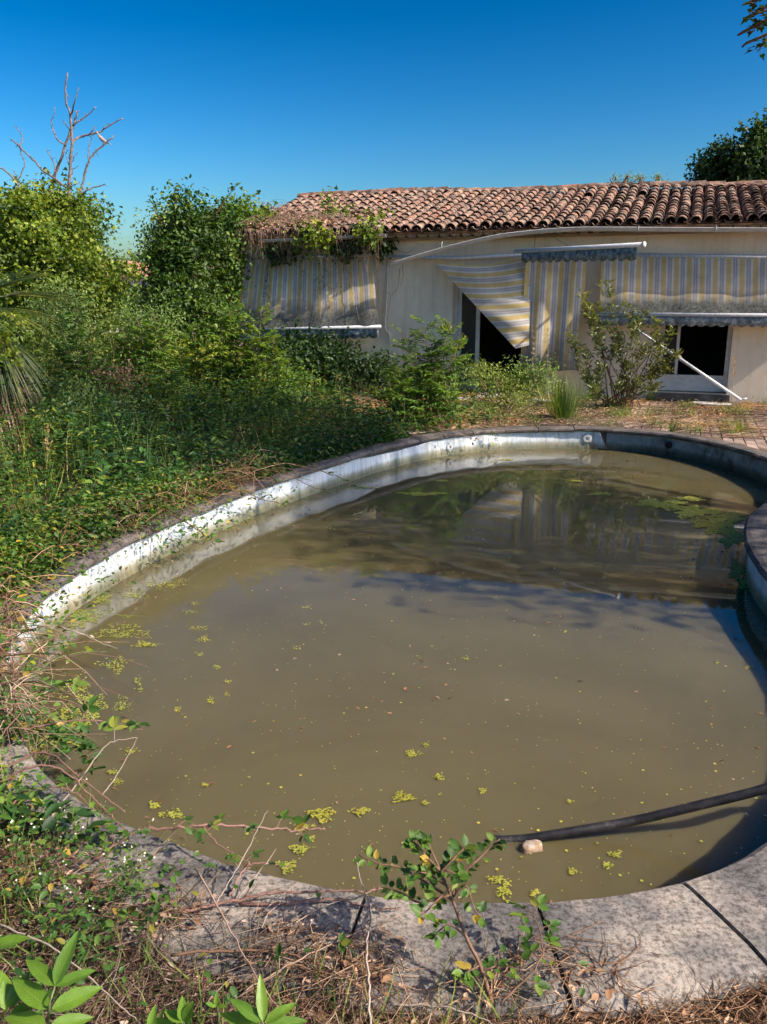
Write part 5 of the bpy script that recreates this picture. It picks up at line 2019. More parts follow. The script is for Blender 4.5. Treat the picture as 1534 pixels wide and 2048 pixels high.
leaves('dead_leaves', pos, rdir(n_, r), rdir(n_, r), r.uniform(.03, .07, n_), r.uniform(.02, .05, n_), 'diamond', M['dryleaf'], cr)
B_ = [(*UW(455, 500, -.2), .28, .25, .3), (*UW(470, 450, .1), .32, .3, .25), (*UW(440, 560, -.3), .3, .25, .5), (*UW(450, 640, -.4), .28, .25, .45), (*UW(490, 430, .4), .35, .35, .15), (*UW(525, 440, 0), .2, .2, .1), (*UW(435, 480, -.1), .4, .35, .45)]
bush('green_creeper', 'green creeper climbing the left corner of the house onto the roof', (*HW(sL - .1, -.3, GZ),), B_, 4600, .075, 'ivy', 'ivy', 62, 'creeper', 'creepers on the house', aspect=1.0)
for k, (lab, blobs, n_) in enumerate((
        ('bright green creeper clump hanging over the left gutter', [(620, 460, -.5, .16, .14), (640, 480, -.55, .12, .12), (610, 505, -.5, .08, .15), (655, 478, -.5, .10, .10), (600, 480, -.5, .09, .09)], 380),
        ('green creeper clump at the right end of the left gutter', [(745, 460, -.5, .15, .14), (735, 470, -.55, .12, .12), (752, 447, -.3, .12, .08)], 230),
        ('dark creeper clump under the eave above the pipe', [(765, 490, -.2, .14, .18), (735, 488, -.25, .13, .13), (780, 478, -.15, .1, .1)], 420),
        ('dark leaves dangling over the top of the left awning', [(700, 495, -.3, .13, .08), (675, 500, -.3, .12, .07), (690, 510, -.3, .14, .06), (580, 500, -.3, .14, .12), (555, 505, -.3, .12, .14), (720, 470, -.4, .1, .07)], 620),
        ('small green weed rooted high on the roof tiles', [(660, 415, 1.2, .14, .22), (655, 425, 1.0, .1, .1)], 160),
        ('tiny green weed on the roof beside the big one', [(757, 432, .6, .10, .10), (700, 425, .9, .08, .07)], 90),
)):
    bl_ = [(*UW(px, py, d), rx, rx, rz) for px, py, d, rx, rz in blobs]
    b = bl_[0]
    bush('creeper', lab, (b[0], b[1], b[2]), bl_, n_, .075, 'dark' if 'dark' in lab else 'ivy', 'ivy', 640 + k, 'creeper', 'creepers on the house', nst=6, aspect=.9, spread=1.3)
# weeds on the ridge
for k, (px, w_) in enumerate(((1250, .1), (1281, .18), (1312, .14), (1228, .08))):
    c = UW(px, 358, RUN - OVER)
    bush('ridge_weed', ['weed tuft on the ridge', 'largest weed tuft on the ridge', 'weed tuft on the ridge right of the largest', 'smallest weed tuft on the ridge'][k], c - [0, 0, .05], [(c[0], c[1], c[2] + .02, w_ * .6, w_ * .6, .06)], int(60 * w_ / .1), .05, 'grey', 'lance', 660 + k, 'weed', 'weeds on the ridge', nst=4, aspect=.35, spread=1.0)
# hanging vine strands over the left awning
STR = [([(538, 515), (535, 560), (532, 610), (530, 645)], 60, 'thick leafy vine strand hanging down the left awning'),
       ([(598, 512), (600, 560), (602, 620)], 10, 'thin bare vine strand left of centre on the awning'),
       ([(630, 512), (633, 555), (636, 600)], 14, 'thin leafy vine strand near the middle of the awning'),
       ([(650, 512), (648, 560), (640, 640)], 8, 'bare vine strand slanting across the awning'),
       ([(690, 525), (672, 580), (655, 640)], 4, 'bare curved vine strand falling left across the awning'),
       ([(690, 525), (705, 580), (718, 640)], 4, 'bare curved vine strand falling right across the awning'),
       ([(640, 560), (670, 580), (685, 575)], 6, 'short looping vine strand on the awning'),
       ([(770, 470), (772, 540), (766, 600), (764, 650)], 2, 'bare brown vine strand beside the white pipe'),
       ([(760, 475), (755, 560), (757, 620)], 3, 'bare vine strand at the right edge of the left awning'),
       ([(800, 535), (795, 575), (780, 600), (774, 660)], 0, 'forked bare twig hanging on the plain wall'),
       ([(805, 530), (806, 555), (800, 570)], 0, 'short dark twig under the end of the bent gutter'),
       ([(775, 490), (810, 505), (830, 498)], 0, 'dead twig poking out under the eave')]
for k, (pl, nl, lab) in enumerate(STR):
    t_ = [0 if i == 0 else i / (len(pl) - 1) for i in range(len(pl))]
    if pl[0][0] < 755 and pl[0][1] < 600:
        dd_ = [-.16 - .58 * max(0, (py - 513) / 140) for px, py in pl]
    else:
        dd_ = [-.08 for _ in pl]
    cane('vine_strand', lab, [UW(px, py, d) for (px, py), d in zip(pl, dd_)], .007, 'drytwig', 'ivy' if nl > 20 else 'dark', nl, .045, 680 + k, 'vine', 'vine strands on the house front', lkind='ivy', thorns=False, tri=False, aspect=.9, spread=.6)
# dry branch lying on the awning top
cane('dry_branch', 'pale dry branch lodged on top of the left awning', [UW(760, 470, -.5), UW(735, 500, -.3), UW(700, 525, -.35)], .012, 'paletwig', 'dark', 0, .05, 720, 'branch', thorns=False)

# ================================================================== POOL SURFACE
r = np.random.RandomState(30)
DW = []


def duck(px, py, rx, ry, n_, sz=.0075):
    n_ = int(n_ * 1.7)
    sz *= .56
    rx *= .9
    """rx, ry in photo pixels"""
    an = r.rand(n_) * 6.283
    q = np.sqrt(r.rand(n_)) * (1 + .35 * np.sin(an * 3 + px) + .25 * np.sin(an * 7 + py))
    for a, b in zip(an, q):
        p = U(px + math.cos(a) * b * rx, py + math.sin(a) * b * ry, WATER_Z)
        DW.append((p[0], p[1], sz * r.uniform(.6, 1.3)))


for px, py, rx, ry, n_ in ((825, 1508, 16, 7, 40), (852, 1490, 8, 5, 12), (878, 1555, 12, 8, 22), (805, 1595, 22, 10, 90), (850, 1607, 8, 5, 14), (965, 1583, 7, 6, 12), (720, 1625, 18, 9, 50), (645, 1630, 30, 14, 120), (605, 1655, 18, 8, 50), (600, 1700, 20, 10, 60), (575, 1735, 18, 12, 60), (620, 1680, 10, 5, 20), (260, 1503, 18, 6, 40), (235, 1565, 12, 7, 30), (225, 1545, 10, 5, 24), (310, 1612, 14, 7, 36), (345, 1630, 26, 9, 60), (410, 1572, 10, 4, 16), (380, 1225, 18, 4, 26), (390, 1208, 10, 3, 14), (400, 1258, 20, 5, 34), (408, 1280, 14, 6, 30), (615, 1215, 12, 4, 14), (612, 1250, 8, 3, 8), (420, 1402, 10, 7, 20), (455, 1365, 8, 4, 10), (452, 1390, 8, 4, 10), (275, 1362, 10, 8, 24), (280, 1380, 8, 4, 12), (245, 1410, 18, 14, 60), (400, 1310, 8, 4, 12), (435, 1335, 8, 3, 10), (355, 1420, 8, 5, 14), (1230, 1710, 14, 6, 26), (1145, 1745, 10, 6, 20), (1215, 1732, 12, 6, 18), (1070, 1787, 10, 8, 24), (1010, 1785, 16, 20, 60), (990, 1760, 16, 8, 30), (930, 1318, 10, 4, 12), (1130, 1265, 6, 3, 6), (1435, 1325, 6, 4, 6), (1497, 1335, 8, 4, 10), (900, 1145, 14, 3, 10), (660, 1057, 14, 3, 18), (1140, 1605, 6, 4, 6), (640, 1245, 5, 3, 5), (590, 1297, 12, 3, 8), (330, 1700, 30, 20, 60)):
    duck(px, py, rx, ry, n_)
# mats along the left bank
for px, py, rx, ry, n_ in ((165, 1235, 34, 18, 420), (200, 1200, 26, 10, 180), (245, 1265, 60, 14, 240), (290, 1290, 26, 5, 90), (130, 1445, 60, 30, 520), (90, 1480, 34, 22, 260), (185, 1415, 26, 26, 240), (330, 1170, 46, 10, 120), (470, 1040, 46, 8, 260), (440, 1055, 30, 8, 140), (230, 1330, 30, 14, 90), (270, 1190, 30, 9, 90), (150, 1380, 40, 24, 120)):
    duck(px, py, rx, ry, n_, .0085)
# broad mats on the far right
for px, py, rx, ry, n_ in ((1330, 1010, 44, 8, 420), (1390, 1024, 46, 10, 520), (1430, 1050, 44, 15, 620), (1465, 1075, 26, 16, 380), (1300, 1003, 22, 4, 160), (1375, 998, 34, 4, 150), (1410, 1024, 30, 4, 140), (1478, 1140, 22, 16, 260), (1500, 1170, 18, 16, 220), (1450, 1035, 50, 8, 220), (845, 988, 50, 3, 160), (1200, 988, 22, 3, 60), (1150, 963, 16, 2, 40), (885, 962, 12, 2, 24), (1010, 920, 20, 2, 30), (730, 975, 18, 3, 36)):
    duck(px, py, rx, ry, int(n_ * 1.6), .019)
for k in range(5200):          # drifts along the rim
    i = r.randint(NP)
    if r.rand() > np.clip(.25 + .9 * math.sin(i * .05) * math.sin(i * .017 + 1), 0, 1): continue
    o2 = -.04 - abs(r.normal()) * .07
    p = at_arc(i, o2, 0)
    DW.append((p[0], p[1], r.uniform(.003, .0065)))
for k in range(900):           # single specks everywhere
    px, py = r.uniform(120, 1520), r.uniform(960, 1800)
    p = U(px, py, WATER_Z)
    DW.append((p[0], p[1], r.uniform(.002, .0045) if r.rand() < .85 else .007))
DW = np.array(DW)
DW = DW[in_pool(DW[:, 0], DW[:, 1]) < -.02]
n_ = len(DW)
an = r.rand(n_) * 6.283
v, f = leaf_arrays(np.stack([DW[:, 0], DW[:, 1], np.full(n_, WATER_Z + .004) + r.rand(n_) * .002], 1), np.stack([np.cos(an), np.sin(an), r.normal(size=n_) * .05], 1), np.stack([r.normal(size=n_) * .06, r.normal(size=n_) * .06, np.ones(n_)], 1), DW[:, 2] * 2, DW[:, 2] * 1.8, 'disc')
tag(put('duckweed', mesh_np('duckweed', v, f, M['weed'])), 'yellow-green duckweed floating in patches on the murky water', 'duckweed', kind='stuff')

# drowned leaves and bits of twig on the water
n_ = 520
i_ = r.randint(0, NP, n_)
o2 = np.where(r.rand(n_) < .55, -.04 - np.abs(r.normal(size=n_)) * .25, -r.uniform(.1, 2.4, n_))
pts = np.array([at_arc(a, b, WATER_Z + .003) for a, b in zip(i_, o2)])
ok = in_pool(pts[:, 0], pts[:, 1]) < -.03
pts = pts[ok]
n_ = len(pts)
an = r.rand(n_) * 6.283
v, f = leaf_arrays(pts, np.stack([np.cos(an), np.sin(an), r.normal(size=n_) * .08], 1), np.stack([r.normal(size=n_) * .12, r.normal(size=n_) * .12, np.ones(n_)], 1), r.uniform(.008, .04, n_), r.uniform(.004, .018, n_), 'oval')
tag(put('floating_debris', mesh_np('floating_debris', v, f, M['dryleaf'])), 'brown drowned leaves and bits floating on the pool', 'debris', kind='stuff')
# black hose
hp = [U(925, 1674, WATER_Z - .06), U(985, 1680, WATER_Z - .016), U(1050, 1678, WATER_Z + .001), U(1150, 1662, WATER_Z + .035), U(1260, 1643, -.235), U(1400, 1610, -.15)]
_d = hp[-1] - hp[-2]
hp += [hp[-1] + _d * .9 + [0, 0, .005], hp[-1] + _d * 1.9 + [0, .02, .03], hp[-1] + _d * 2.7 + [0, .05, .02]]
while in_pool(hp[-1][0], hp[-1][1])[0] < .12:
    hp.append(hp[-1] + _d * .6 * np.array([1, 1, 0]) + [0, 0, max(0, min(.05, .03 - hp[-1][2]))])
hp[-1][2] = .026
hp += [hp[-1] + np.array([.3, .05, .0]), hp[-1] + np.array([1.0, .1, -.045]), hp[-1] + np.array([2.0, -.1, -.045])]
hq = spline(hp, 10)
tag(MB().tube(hq, .0178, 14).build('hose', M['rubber'], None, True), 'thick black hose dipping into the pool from the right', 'hose')

# floating lump
fc = U(1064, 1697, WATER_Z)
bm = bmesh.new()
bmesh.ops.create_icosphere(bm, subdivisions=3, radius=1)
for vv in bm.verts:
    c = vv.co
    sx_, sy_, sz_ = (abs(c.x) ** .7) * math.copysign(1, c.x), (abs(c.y) ** .7) * math.copysign(1, c.y), (abs(c.z) ** .6) * math.copysign(1, c.z)
    nn_ = 1 + .06 * math.sin(c.x * 5 + c.y * 3) + .05 * math.sin(c.z * 7 + c.x * 4)
    vv.co = Vector((fc[0] + sx_ * .043 * nn_ , fc[1] + sy_ * .028 * nn_ + .01 * sx_, fc[2] + .004 + sz_ * .021 * nn_))
me = bpy.data.meshes.new('float')
bm.to_mesh(me)
bm.free()
me.polygons.foreach_set('use_smooth', np.ones(len(me.polygons), dtype=bool))
me.materials.append(stone('weathered_foam', [(.35, (.22, .14, .08)), (.55, (.42, .32, .22)), (.7, (.5, .47, .42))], 30, fine=200, bdist=.003))
tag(put('float', me), 'beige weathered lump floating beside the black hose', 'float')

# ================================================================== FOREGROUND
# dry leaf litter and twigs outside the near coping and spilling onto it
r = np.random.RandomState(44)


def scatter(n_, x0, x1, y0, y1, lo, hi, dens=None):
    x, y = r.uniform(x0, x1, n_), r.uniform(y0, y1, n_)
    o_ = in_pool(x, y)
    ok = (o_ > lo) & (o_ < hi)
    if dens is not None: ok &= r.rand(n_) < dens(x, y, o_)
    return x[ok], y[ok], o_[ok]


def litter_density(x, y, o_):
    base = np.clip((o_ - .12) / .16, 0, 1)
    lft = np.clip((.75 - x) / .6, 0, 1)
    return np.where(o_ > .36, 1.0, base * lft * np.clip(.5 + wob(x, y, 6) * 1.1, .03, 1))


x, y, o_ = scatter(90000, -2.4, 2.2, .9, 3.0, .1, 1.2, litter_density)
n_ = len(x)
pz = np.where(o_ > .36, GZ + .012, .008) + r.rand(n_) ** 2 * .035
an = r.rand(n_) * 6.283
L_ = r.uniform(.03, .16, n_)
dv = np.stack([np.cos(an), np.sin(an), r.normal(size=n_) * .12], 1)
p0 = np.stack([x, y, pz], 1)
sel = r.rand(n_) < .8
pth = np.stack([p0, p0 + dv * (L_ * .5)[:, None] + r.normal(size=(n_, 3)) * [.007, .007, .004], p0 + dv * L_[:, None] + r.normal(size=(n_, 3)) * [.012, .012, .006]], 1)[sel]
pth[:, :, 2] = np.maximum(pth[:, :, 2], .004 * 0 + np.where(o_[sel] > .36, GZ + .003, .007)[:, None])
half = len(pth) // 2
v, f = twigs_arrays(pth[:half], r.uniform(.0008, .0022, half))
tag(put('twig_litter', mesh_np('twig_litter', v, f, M['twigmix'])), 'brown dry twigs matted along the near pool edge', 'twigs', kind='stuff')
v, f = twigs_arrays(pth[half:], r.uniform(.0007, .0018, len(pth) - half))
tag(put('twig_litter', mesh_np('twig_litter', v, f, M['twigmix'])), 'dark thin twigs matted among the dry litter in front', 'twigs', kind='stuff')
x, y, o_ = scatter(26000, -2.4, 2.2, .9, 3.0, .12, 1.2, lambda x, y, o_: litter_density(x, y, o_) * .9)
n_ = len(x)
an = r.rand(n_) * 6.283
v, f = leaf_arrays(np.stack([x, y, np.where(o_ > .36, GZ + .01, .01) + r.rand(n_) * .02], 1), np.stack([np.cos(an), np.sin(an), r.normal(size=n_) * .35], 1), np.stack([r.normal(size=n_) * .5, r.normal(size=n_) * .5, np.ones(n_)], 1), r.uniform(.008, .036, n_), r.uniform(.005, .02, n_), 'oval')
tag(put('leaf_litter', mesh_np('leaf_litter', v, f, M['dryleaf'])), 'curled dead leaves and husks in front of the pool edge', 'leaf litter', kind='stuff')

# low weeds: left foreground patch with small green leaves
x, y, o_ = scatter(26000, -2.8, -.1, 1.2, 3.4, .06, 1.5, lambda x, y, o_: np.clip((-x - .3) / .5, 0, 1) * np.clip(.3 + wob(x, y, 4, 1) * .9, .03, 1) * np.clip((y - 1.35) / .5, .1, 1))
n_ = len(x)
an = r.rand(n_) * 6.283
L_ = r.uniform(.012, .034, n_)
v, f = leaf_arrays(np.stack([x, y, .01 + r.rand(n_) ** 1.4 * .13], 1), np.stack([np.cos(an), np.sin(an), r.normal(size=n_) * .4], 1), np.stack([r.normal(size=n_) * .4, r.normal(size=n_) * .4, np.ones(n_)], 1), L_, L_ * .6, 'oval')
tag(put('ground_weeds', mesh_np('ground_weeds', v, f, M['bram'])), 'small green weeds at the lower left beside the pool edge', 'weeds', kind='stuff')
x, y, o_ = scatter(1500, -1.6, .3, 1.15, 2.4, .3, 1.5)
n_ = len(x)
v, f = leaf_arrays(np.stack([x, y, np.full(n_, GZ)], 1), unit(np.stack([r.normal(size=n_) * .5, r.normal(size=n_) * .5, np.ones(n_)], 1)), rdir(n_, r), r.uniform(.06, .2, n_), .005, 'blade')
tag(put('grass', mesh_np('grass', v, f, M['grass'])), 'sparse grass blades in the foreground litter', 'grass', kind='stuff')

# bramble leaves tumbling over the left bank and liner
n_ = 46000
ia = arc_near(-1.45, 2.9)
ib = arc_near(-1.0, 8.1)
if ib < ia: ib += NP
ai = r.randint(ia, ib, n_)
t_ = (ai - ia) / (ib - ia)
oo = r.normal(size=n_) * .2 + .3
oo = np.where(r.rand(n_) < np.where(t_ < .26, .34, .18), r.uniform(-.34, .15, n_), oo)
keep = (oo > -.3) & (r.rand(n_) < np.clip(.55 + .7 * np.sin(ai * .11) * np.sin(ai * .043 + 1), .05, 1) * np.where(oo < .15, np.where(t_ < .26, 1.6, np.where(t_ < .55, .7, .3)), 1))
ai, oo, t_ = ai[keep], oo[keep], t_[keep]
n_ = len(ai)
pts = np.array([at_arc(a, o2, 0) for a, o2 in zip(ai, oo)])
thin = (pts[:, 1] > 3.9) & (pts[:, 1] < 5.9) & (oo < .2) & (r.rand(n_) < .78)
pts, oo = pts[~thin], oo[~thin]
n_ = len(pts)
pts[:, 2] = np.where(oo < .0, -.2 + .22 * np.clip((oo + .3) / .3, 0, 1) + r.rand(n_) * .12, .02 + r.rand(n_) ** 1.3 * .22)
pts[:, 2] = np.maximum(pts[:, 2], WATER_Z + .01)
an = r.rand(n_) * 6.283
L_ = r.uniform(.02, .05, n_)
v, f = leaf_arrays(pts, np.stack([np.cos(an), np.sin(an), r.normal(size=n_) * .4 - .1], 1), np.stack([r.normal(size=n_) * .45, r.normal(size=n_) * .45, np.ones(n_)], 1), L_, L_ * .62, 'oval')
tag(put('bramble_thicket', mesh_np('bramble_thicket', v, f, M['bram'])), 'bramble leaves tumbling over the left bank of the pool', 'brambles', kind='stuff')
ic = arc_near(.3, 10.2)
if ic < ib: ic += NP
n2_ = 26000
ai = r.randint(ia + (ib - ia) // 3, ic, n2_)
oo = np.abs(r.normal(size=n2_)) * .16 + .06
oo = np.where(r.rand(n2_) < .5, r.uniform(.1, .55, n2_), oo)
keep = r.rand(n2_) < np.clip(.45 + .6 * np.sin(ai * .19) * np.sin(ai * .071 + 2) + 1.2 * (oo - .12), .03, 1)
ai, oo = ai[keep], oo[keep]
pts = np.array([at_arc(a, b, 0) for a, b in zip(ai, oo)])
n2_ = len(pts)
pts[:, 2] = .005 + r.rand(n2_) ** 1.4 * np.clip(.06 + oo * .5, 0, .3)
an = r.rand(n2_) * 6.283
L_ = r.uniform(.025, .06, n2_)
v, f = leaf_arrays(pts, np.stack([np.cos(an), np.sin(an), r.normal(size=n2_) * .4], 1), np.stack([r.normal(size=n2_) * .45, r.normal(size=n2_) * .45, np.ones(n2_)], 1), L_, L_ * .55, 'oval')
tag(put('creeping_weeds', mesh_np('creeping_weeds', v, f, M['under'])), 'creeping weeds growing over the left pool edge stones', 'weeds', kind='stuff')
# dry stems among them
n_ = 3400
ai = r.randint(ia, ib, n_)
o1 = r.uniform(-.06, .5, n_)
ok = r.rand(n_) < np.where((ai - ia) / (ib - ia) < .3, 1, .3)
ai, o1 = ai[ok], o1[ok]
n_ = len(ai)
p0 = np.array([at_arc(a, b, 0) for a, b in zip(ai, o1)])
ok = ~((p0[:, 1] > 3.9) & (p0[:, 1] < 5.9) & (r.rand(n_) < .5))
p0, n_ = p0[ok], int(ok.sum())
p0[:, 2] = r.uniform(0, .2, n_)
dv = np.stack([r.normal(size=n_) * .6 + .25, r.normal(size=n_) * .6 - .1, r.normal(size=n_) * .12 - .03], 1)
L_ = r.uniform(.1, .42, n_)[:, None]
w1, w2 = r.normal(size=(n_, 3)) * .05, r.normal(size=(n_, 3)) * .06
pth = np.stack([p0, p0 + dv * L_ * .25 + [0, 0, .03] + w1 * .5, p0 + dv * L_ * .5 + [0, 0, .035] + w1, p0 + dv * L_ * .75 + w1 * .6 + w2 * .6, p0 + dv * L_ + w2 - [0, 0, .05]], 1)
pth[:, :, 2] = np.maximum(pth[:, :, 2], WATER_Z + .01)
v, f = twigs_arrays(pth, r.uniform(.0012, .0032, n_), 4)
tag(put('dry_stems', mesh_np('dry_stems', v, f, M['twigmix'])), 'reddish dry bramble stems tangled on the left bank', 'stems', kind='stuff')


def PZ(*pts):
    return [U(a, b, c) for a, b, c in pts]


CANES = [
    ('long thorny cane with serrated leaves reaching over the water at lower left', PZ((190, 1720, .03), (270, 1665, .08), (360, 1655, .10), (430, 1650, .10), (520, 1655, .07), (600, 1658, .03), (650, 1655, -.05)), .0055, 'redcane', 'bram', 9, .045),
    ('side branch of brown cane rising from the coping toward the water', PZ((460, 1790, .01), (485, 1745, .04), (500, 1728, .06), (540, 1728, .05), (580, 1732, -.02)), .004, 'redcane', 'bram', 2, .03),
    ('thorny red cane lying along the coping at lower centre', PZ((370, 1822, .02), (470, 1800, .03), (560, 1785, .04), (660, 1782, .05), (740, 1782, .04), (770, 1775, .0)), .0048, 'redcane', 'bram', 2, .03),
    ('pale thorny cane lying on the coping edge below the longer one', PZ((480, 1810, .015), (600, 1802, .02), (680, 1800, .02), (740, 1815, .015), (800, 1818, .015)), .0045, 'redcane', 'bram', 0, .03),
    ('straight pale twig crossing the water in front of the coping', PZ((425, 1818, .01), (460, 1760, .06), (500, 1690, .11), (535, 1620, .16)), .0025, 'paletwig', 'bram', 1, .025),
    ('second straight pale twig crossing beside the first', PZ((470, 1805, .01), (510, 1755, .05), (552, 1698, .09)), .0025, 'paletwig', 'bram', 2, .03),
    ('forked twig leaning from the long cane down to the coping', PZ((405, 1655, .1), (440, 1690, .08), (490, 1720, .06), (500, 1728, .06)), .003, 'redcane', 'bram', 3, .042),
    ('bare red cane arching from the left coping over the water', PZ((-20, 1575, .06), (60, 1535, .12), (120, 1540, .12), (190, 1600, .07), (255, 1665, .02)), .005, 'redcane', 'bram', 1, .03),
    ('second bare red cane arching beside the first at the left edge', PZ((-20, 1555, .05), (80, 1505, .12), (150, 1545, .11), (250, 1625, .03)), .0045, 'redcane', 'bram', 2, .035),
    ('third red cane curling low over the left coping', PZ((-10, 1640, .02), (50, 1590, .07), (130, 1575, .09), (190, 1620, .04)), .004, 'redcane', 'bram', 0, .03),
    ('pale twig rising out of the left tangle', PZ((100, 1640, .02), (160, 1560, .1), (215, 1490, .17), (275, 1475, .18)), .003, 'paletwig', 'bram', 3, .05),
    ('thin pale twig standing over the water at the left', PZ((205, 1590, .04), (240, 1540, .08), (275, 1475, .13)), .0022, 'paletwig', 'bram', 0, .03),
    ('bramble shoot with broad leaves over the water at the left', PZ((40, 1460, .08), (120, 1445, .1), (190, 1440, .1), (250, 1455, .06), (285, 1458, .02)), .004, 'redcane', 'bram', 7, .055),
    ('orange upright stem in the left tangle', PZ((45, 1480, .0), (30, 1380, .12), (25, 1280, .22), (12, 1190, .32)), .004, 'redcane', 'bram', 10, .06),
    ('yellow leafy twig floating out from the left bank', PZ((150, 1240, .05), (190, 1220, .0), (240, 1230, -.1), (298, 1233, -.2)), .003, 'greenstem', 'yellow', 8, .03),
    ('green twig reaching over the water below the white liner', PZ((60, 1350, .08), (110, 1320, .06), (160, 1305, .0), (215, 1303, -.1)), .004, 'greenstem', 'yellow', 5, .03),
    ('dark leafy cane low over the water at the left', PZ((-20, 1390, .06), (70, 1390, .06), (110, 1380, .03), (150, 1375, -.05)), .004, 'greenstem', 'bram', 6, .055),
    ('dead twig dipping its tip into the duckweed at the left', PZ((120, 1255, .05), (170, 1270, .02), (205, 1287, -.12), (235, 1297, -.25)), .004, 'paletwig', 'dryleaf', 5, .03),
    ('tall thin twig standing upright on the near coping', PZ((742, 2080, .0), (738, 1960, .10), (732, 1890, .12), (742, 1820, .06), (722, 1760, .08), (710, 1712, .12)), .0035, 'paletwig', 'bram', 0, .03),
    ('brown cane slanting down through the litter at centre left', PZ((395, 1740, .08), (470, 1880, .05), (545, 2000, .05), (600, 2070, .04)), .0032, 'drytwig', 'bram', 1, .03),
    ('long straw-coloured stem crossing the lower left corner', PZ((-10, 1845, .1), (110, 1900, .1), (230, 2000, .08), (300, 2070, .06)), .003, 'paletwig', 'bram', 0, .03),
    ('brown bramble stem running along the litter at centre', PZ((340, 1910, .03), (500, 1900, .035), (620, 1920, .03), (740, 1990, .03), (830, 2060, .03)), .004, 'stem', 'bram', 1, .03),
    ('slanting leafy bramble stem left of the foreground shrub', PZ((480, 1990, .0), (560, 1940, .03), (680, 1880, .04), (800, 1830, .05)), .003, 'drytwig', 'bram', 2, .035),
    ('pale twig curving along the bottom edge', PZ((780, 2010, .02), (880, 2012, .03), (960, 2035, .03), (1000, 2060, .02)), .003, 'paletwig', 'bram', 0, .03),
    ('trailing bramble with sparse leaves on the right of the foreground shrub', PZ((985, 1985, .02), (1000, 1930, .06), (1060, 1910, .06), (1120, 1925, .04), (1190, 1975, .02)), .003, 'stem', 'bram', 10, .032),
    ('thin bramble arching over the coping crack', PZ((1000, 2010, .02), (1080, 1920, .08), (1075, 1850, .1), (1055, 1815, .1)), .003, 'stem', 'bram', 9, .036),
    ('trailing bramble hanging down the sagging liner', PZ((610, 925, .06), (650, 945, -.02), (690, 960, -.12), (705, 985, -.22)), .006, 'stem', 'bram', 10, .05),
    ('bare bramble runner hanging over the left liner into the water', PZ((530, 930, .1), (580, 950, .03), (620, 972, -.12), (660, 985, -.24)), .006, 'stem', 'bram', 4, .05),
    ('leafy bramble runner over the liner near the left bank', PZ((440, 975, .1), (490, 985, .05), (530, 1000, -.1), (575, 1010, -.22)), .006, 'stem', 'bram', 16, .06),
    ('bramble runner trailing over the liner below the weeds', PZ((330, 1020, .12), (380, 1050, .06), (410, 1070, -.08), (430, 1090, -.2)), .006, 'stem', 'bram', 14, .06),
    ('short vine trailing over the far white liner', PZ((960, 850, .05), (985, 862, .0), (990, 875, -.1), (992, 890, -.2)), .006, 'stem', 'bram', 8, .05),
    ('brown dead vine over the bright corner of the far liner', PZ((870, 855, .08), (910, 865, .04), (940, 875, -.05), (945, 885, -.12)), .006, 'drytwig', 'dryleaf', 18, .06),
]
for k, (lab, pts, r0, mt, lm, nl, lz) in enumerate(CANES):
    cane('bramble_cane', lab, pts, r0, mt, lm, nl, lz, 1000 + k, 'bramble', 'bramble canes and twigs at the pool edge', tri=(lm == 'bram' and lz > .033), thorns=(mt == 'redcane'))

# small leafy shrub on the near coping
r = np.random.RandomState(71)
fs_ = empty('foreground_shrub', U(975, 2005, 0), 'small dark-leaved shrub rooted at the near pool edge, leaning over the water', 'shrub')
mb = MB()
STEMS = [
    (PZ((985, 2010, 0), (960, 1930, .08), (935, 1880, .13), (905, 1800, .21), (880, 1740, .27), (862, 1700, .31)), .006, 0),
    (PZ((905, 1800, .21), (860, 1770, .23), (800, 1735, .26), (760, 1728, .27), (718, 1710, .28)), .004, 12),
    (PZ((880, 1742, .27), (850, 1710, .3), (835, 1690, .32), (820, 1680, .33)), .0035, 10),
    (PZ((862, 1700, .31), (855, 1685, .33), (848, 1682, .34)), .003, 6),
    (PZ((905, 1790, .22), (925, 1750, .25), (960, 1715, .28), (985, 1690, .3), (1000, 1678, .31)), .004, 9),
    (PZ((900, 1790, .22), (840, 1805, .2), (800, 1785, .2), (765, 1775, .2)), .0035, 9),
    (PZ((930, 1870, .14), (900, 1850, .16), (880, 1860, .15), (868, 1875, .14)), .003, 7),
    (PZ((905, 1795, .21), (930, 1770, .25), (950, 1820, .2), (965, 1835, .18)), .003, 8),
    (PZ((880, 1745, .27), (905, 1720, .3), (925, 1700, .31), (940, 1700, .31)), .003, 9),
    (PZ((890, 1765, .25), (870, 1740, .27), (905, 1745, .27), (915, 1760, .26)), .003, 9),
    (PZ((960, 1930, .08), (935, 1945, .08), (925, 1960, .07)), .003, 5),
    (PZ((965, 1940, .07), (985, 1935, .08), (995, 1925, .08)), .003, 4),
    (PZ((890, 1770, .24), (860, 1750, .27), (835, 1745, .28), (815, 1755, .27)), .003, 9),
    (PZ((897, 1780, .23), (875, 1800, .22), (850, 1825, .2), (838, 1830, .2)), .003, 8),
]
sp = []
for pts, r0, nl in STEMS:
    q = spline(pts, 5)
    mb.tube(q, np.linspace(r0, r0 * .4, len(q)), 6)
    tn = unit(np.gradient(q, axis=0))
    nl = int(nl * 2.1)
    for k in range(nl):
        t = .2 + .8 * (k + r.rand() * .5) / nl
        i = min(len(q) - 1, int(t * (len(q) - 1)))
        sd_ = unit(np.cross(tn[i], [0, 0, 1.0])) * (1 if k % 2 else -1)
        d = unit(sd_ + tn[i] * .5 + np.array([0, -.1, .25]) + r.normal(size=3) * .35)
        L_ = r.uniform(.018, .036)
        sp.append((q[i] + d * .008, d, unit(np.array([.1, -.25, 1.0]) + r.normal(size=3) * .35), L_, L_ * .68))
single_leaves(sp, 'serr', 'bram', fs_)
mb.build('stems', M['stem'], fs_, True)


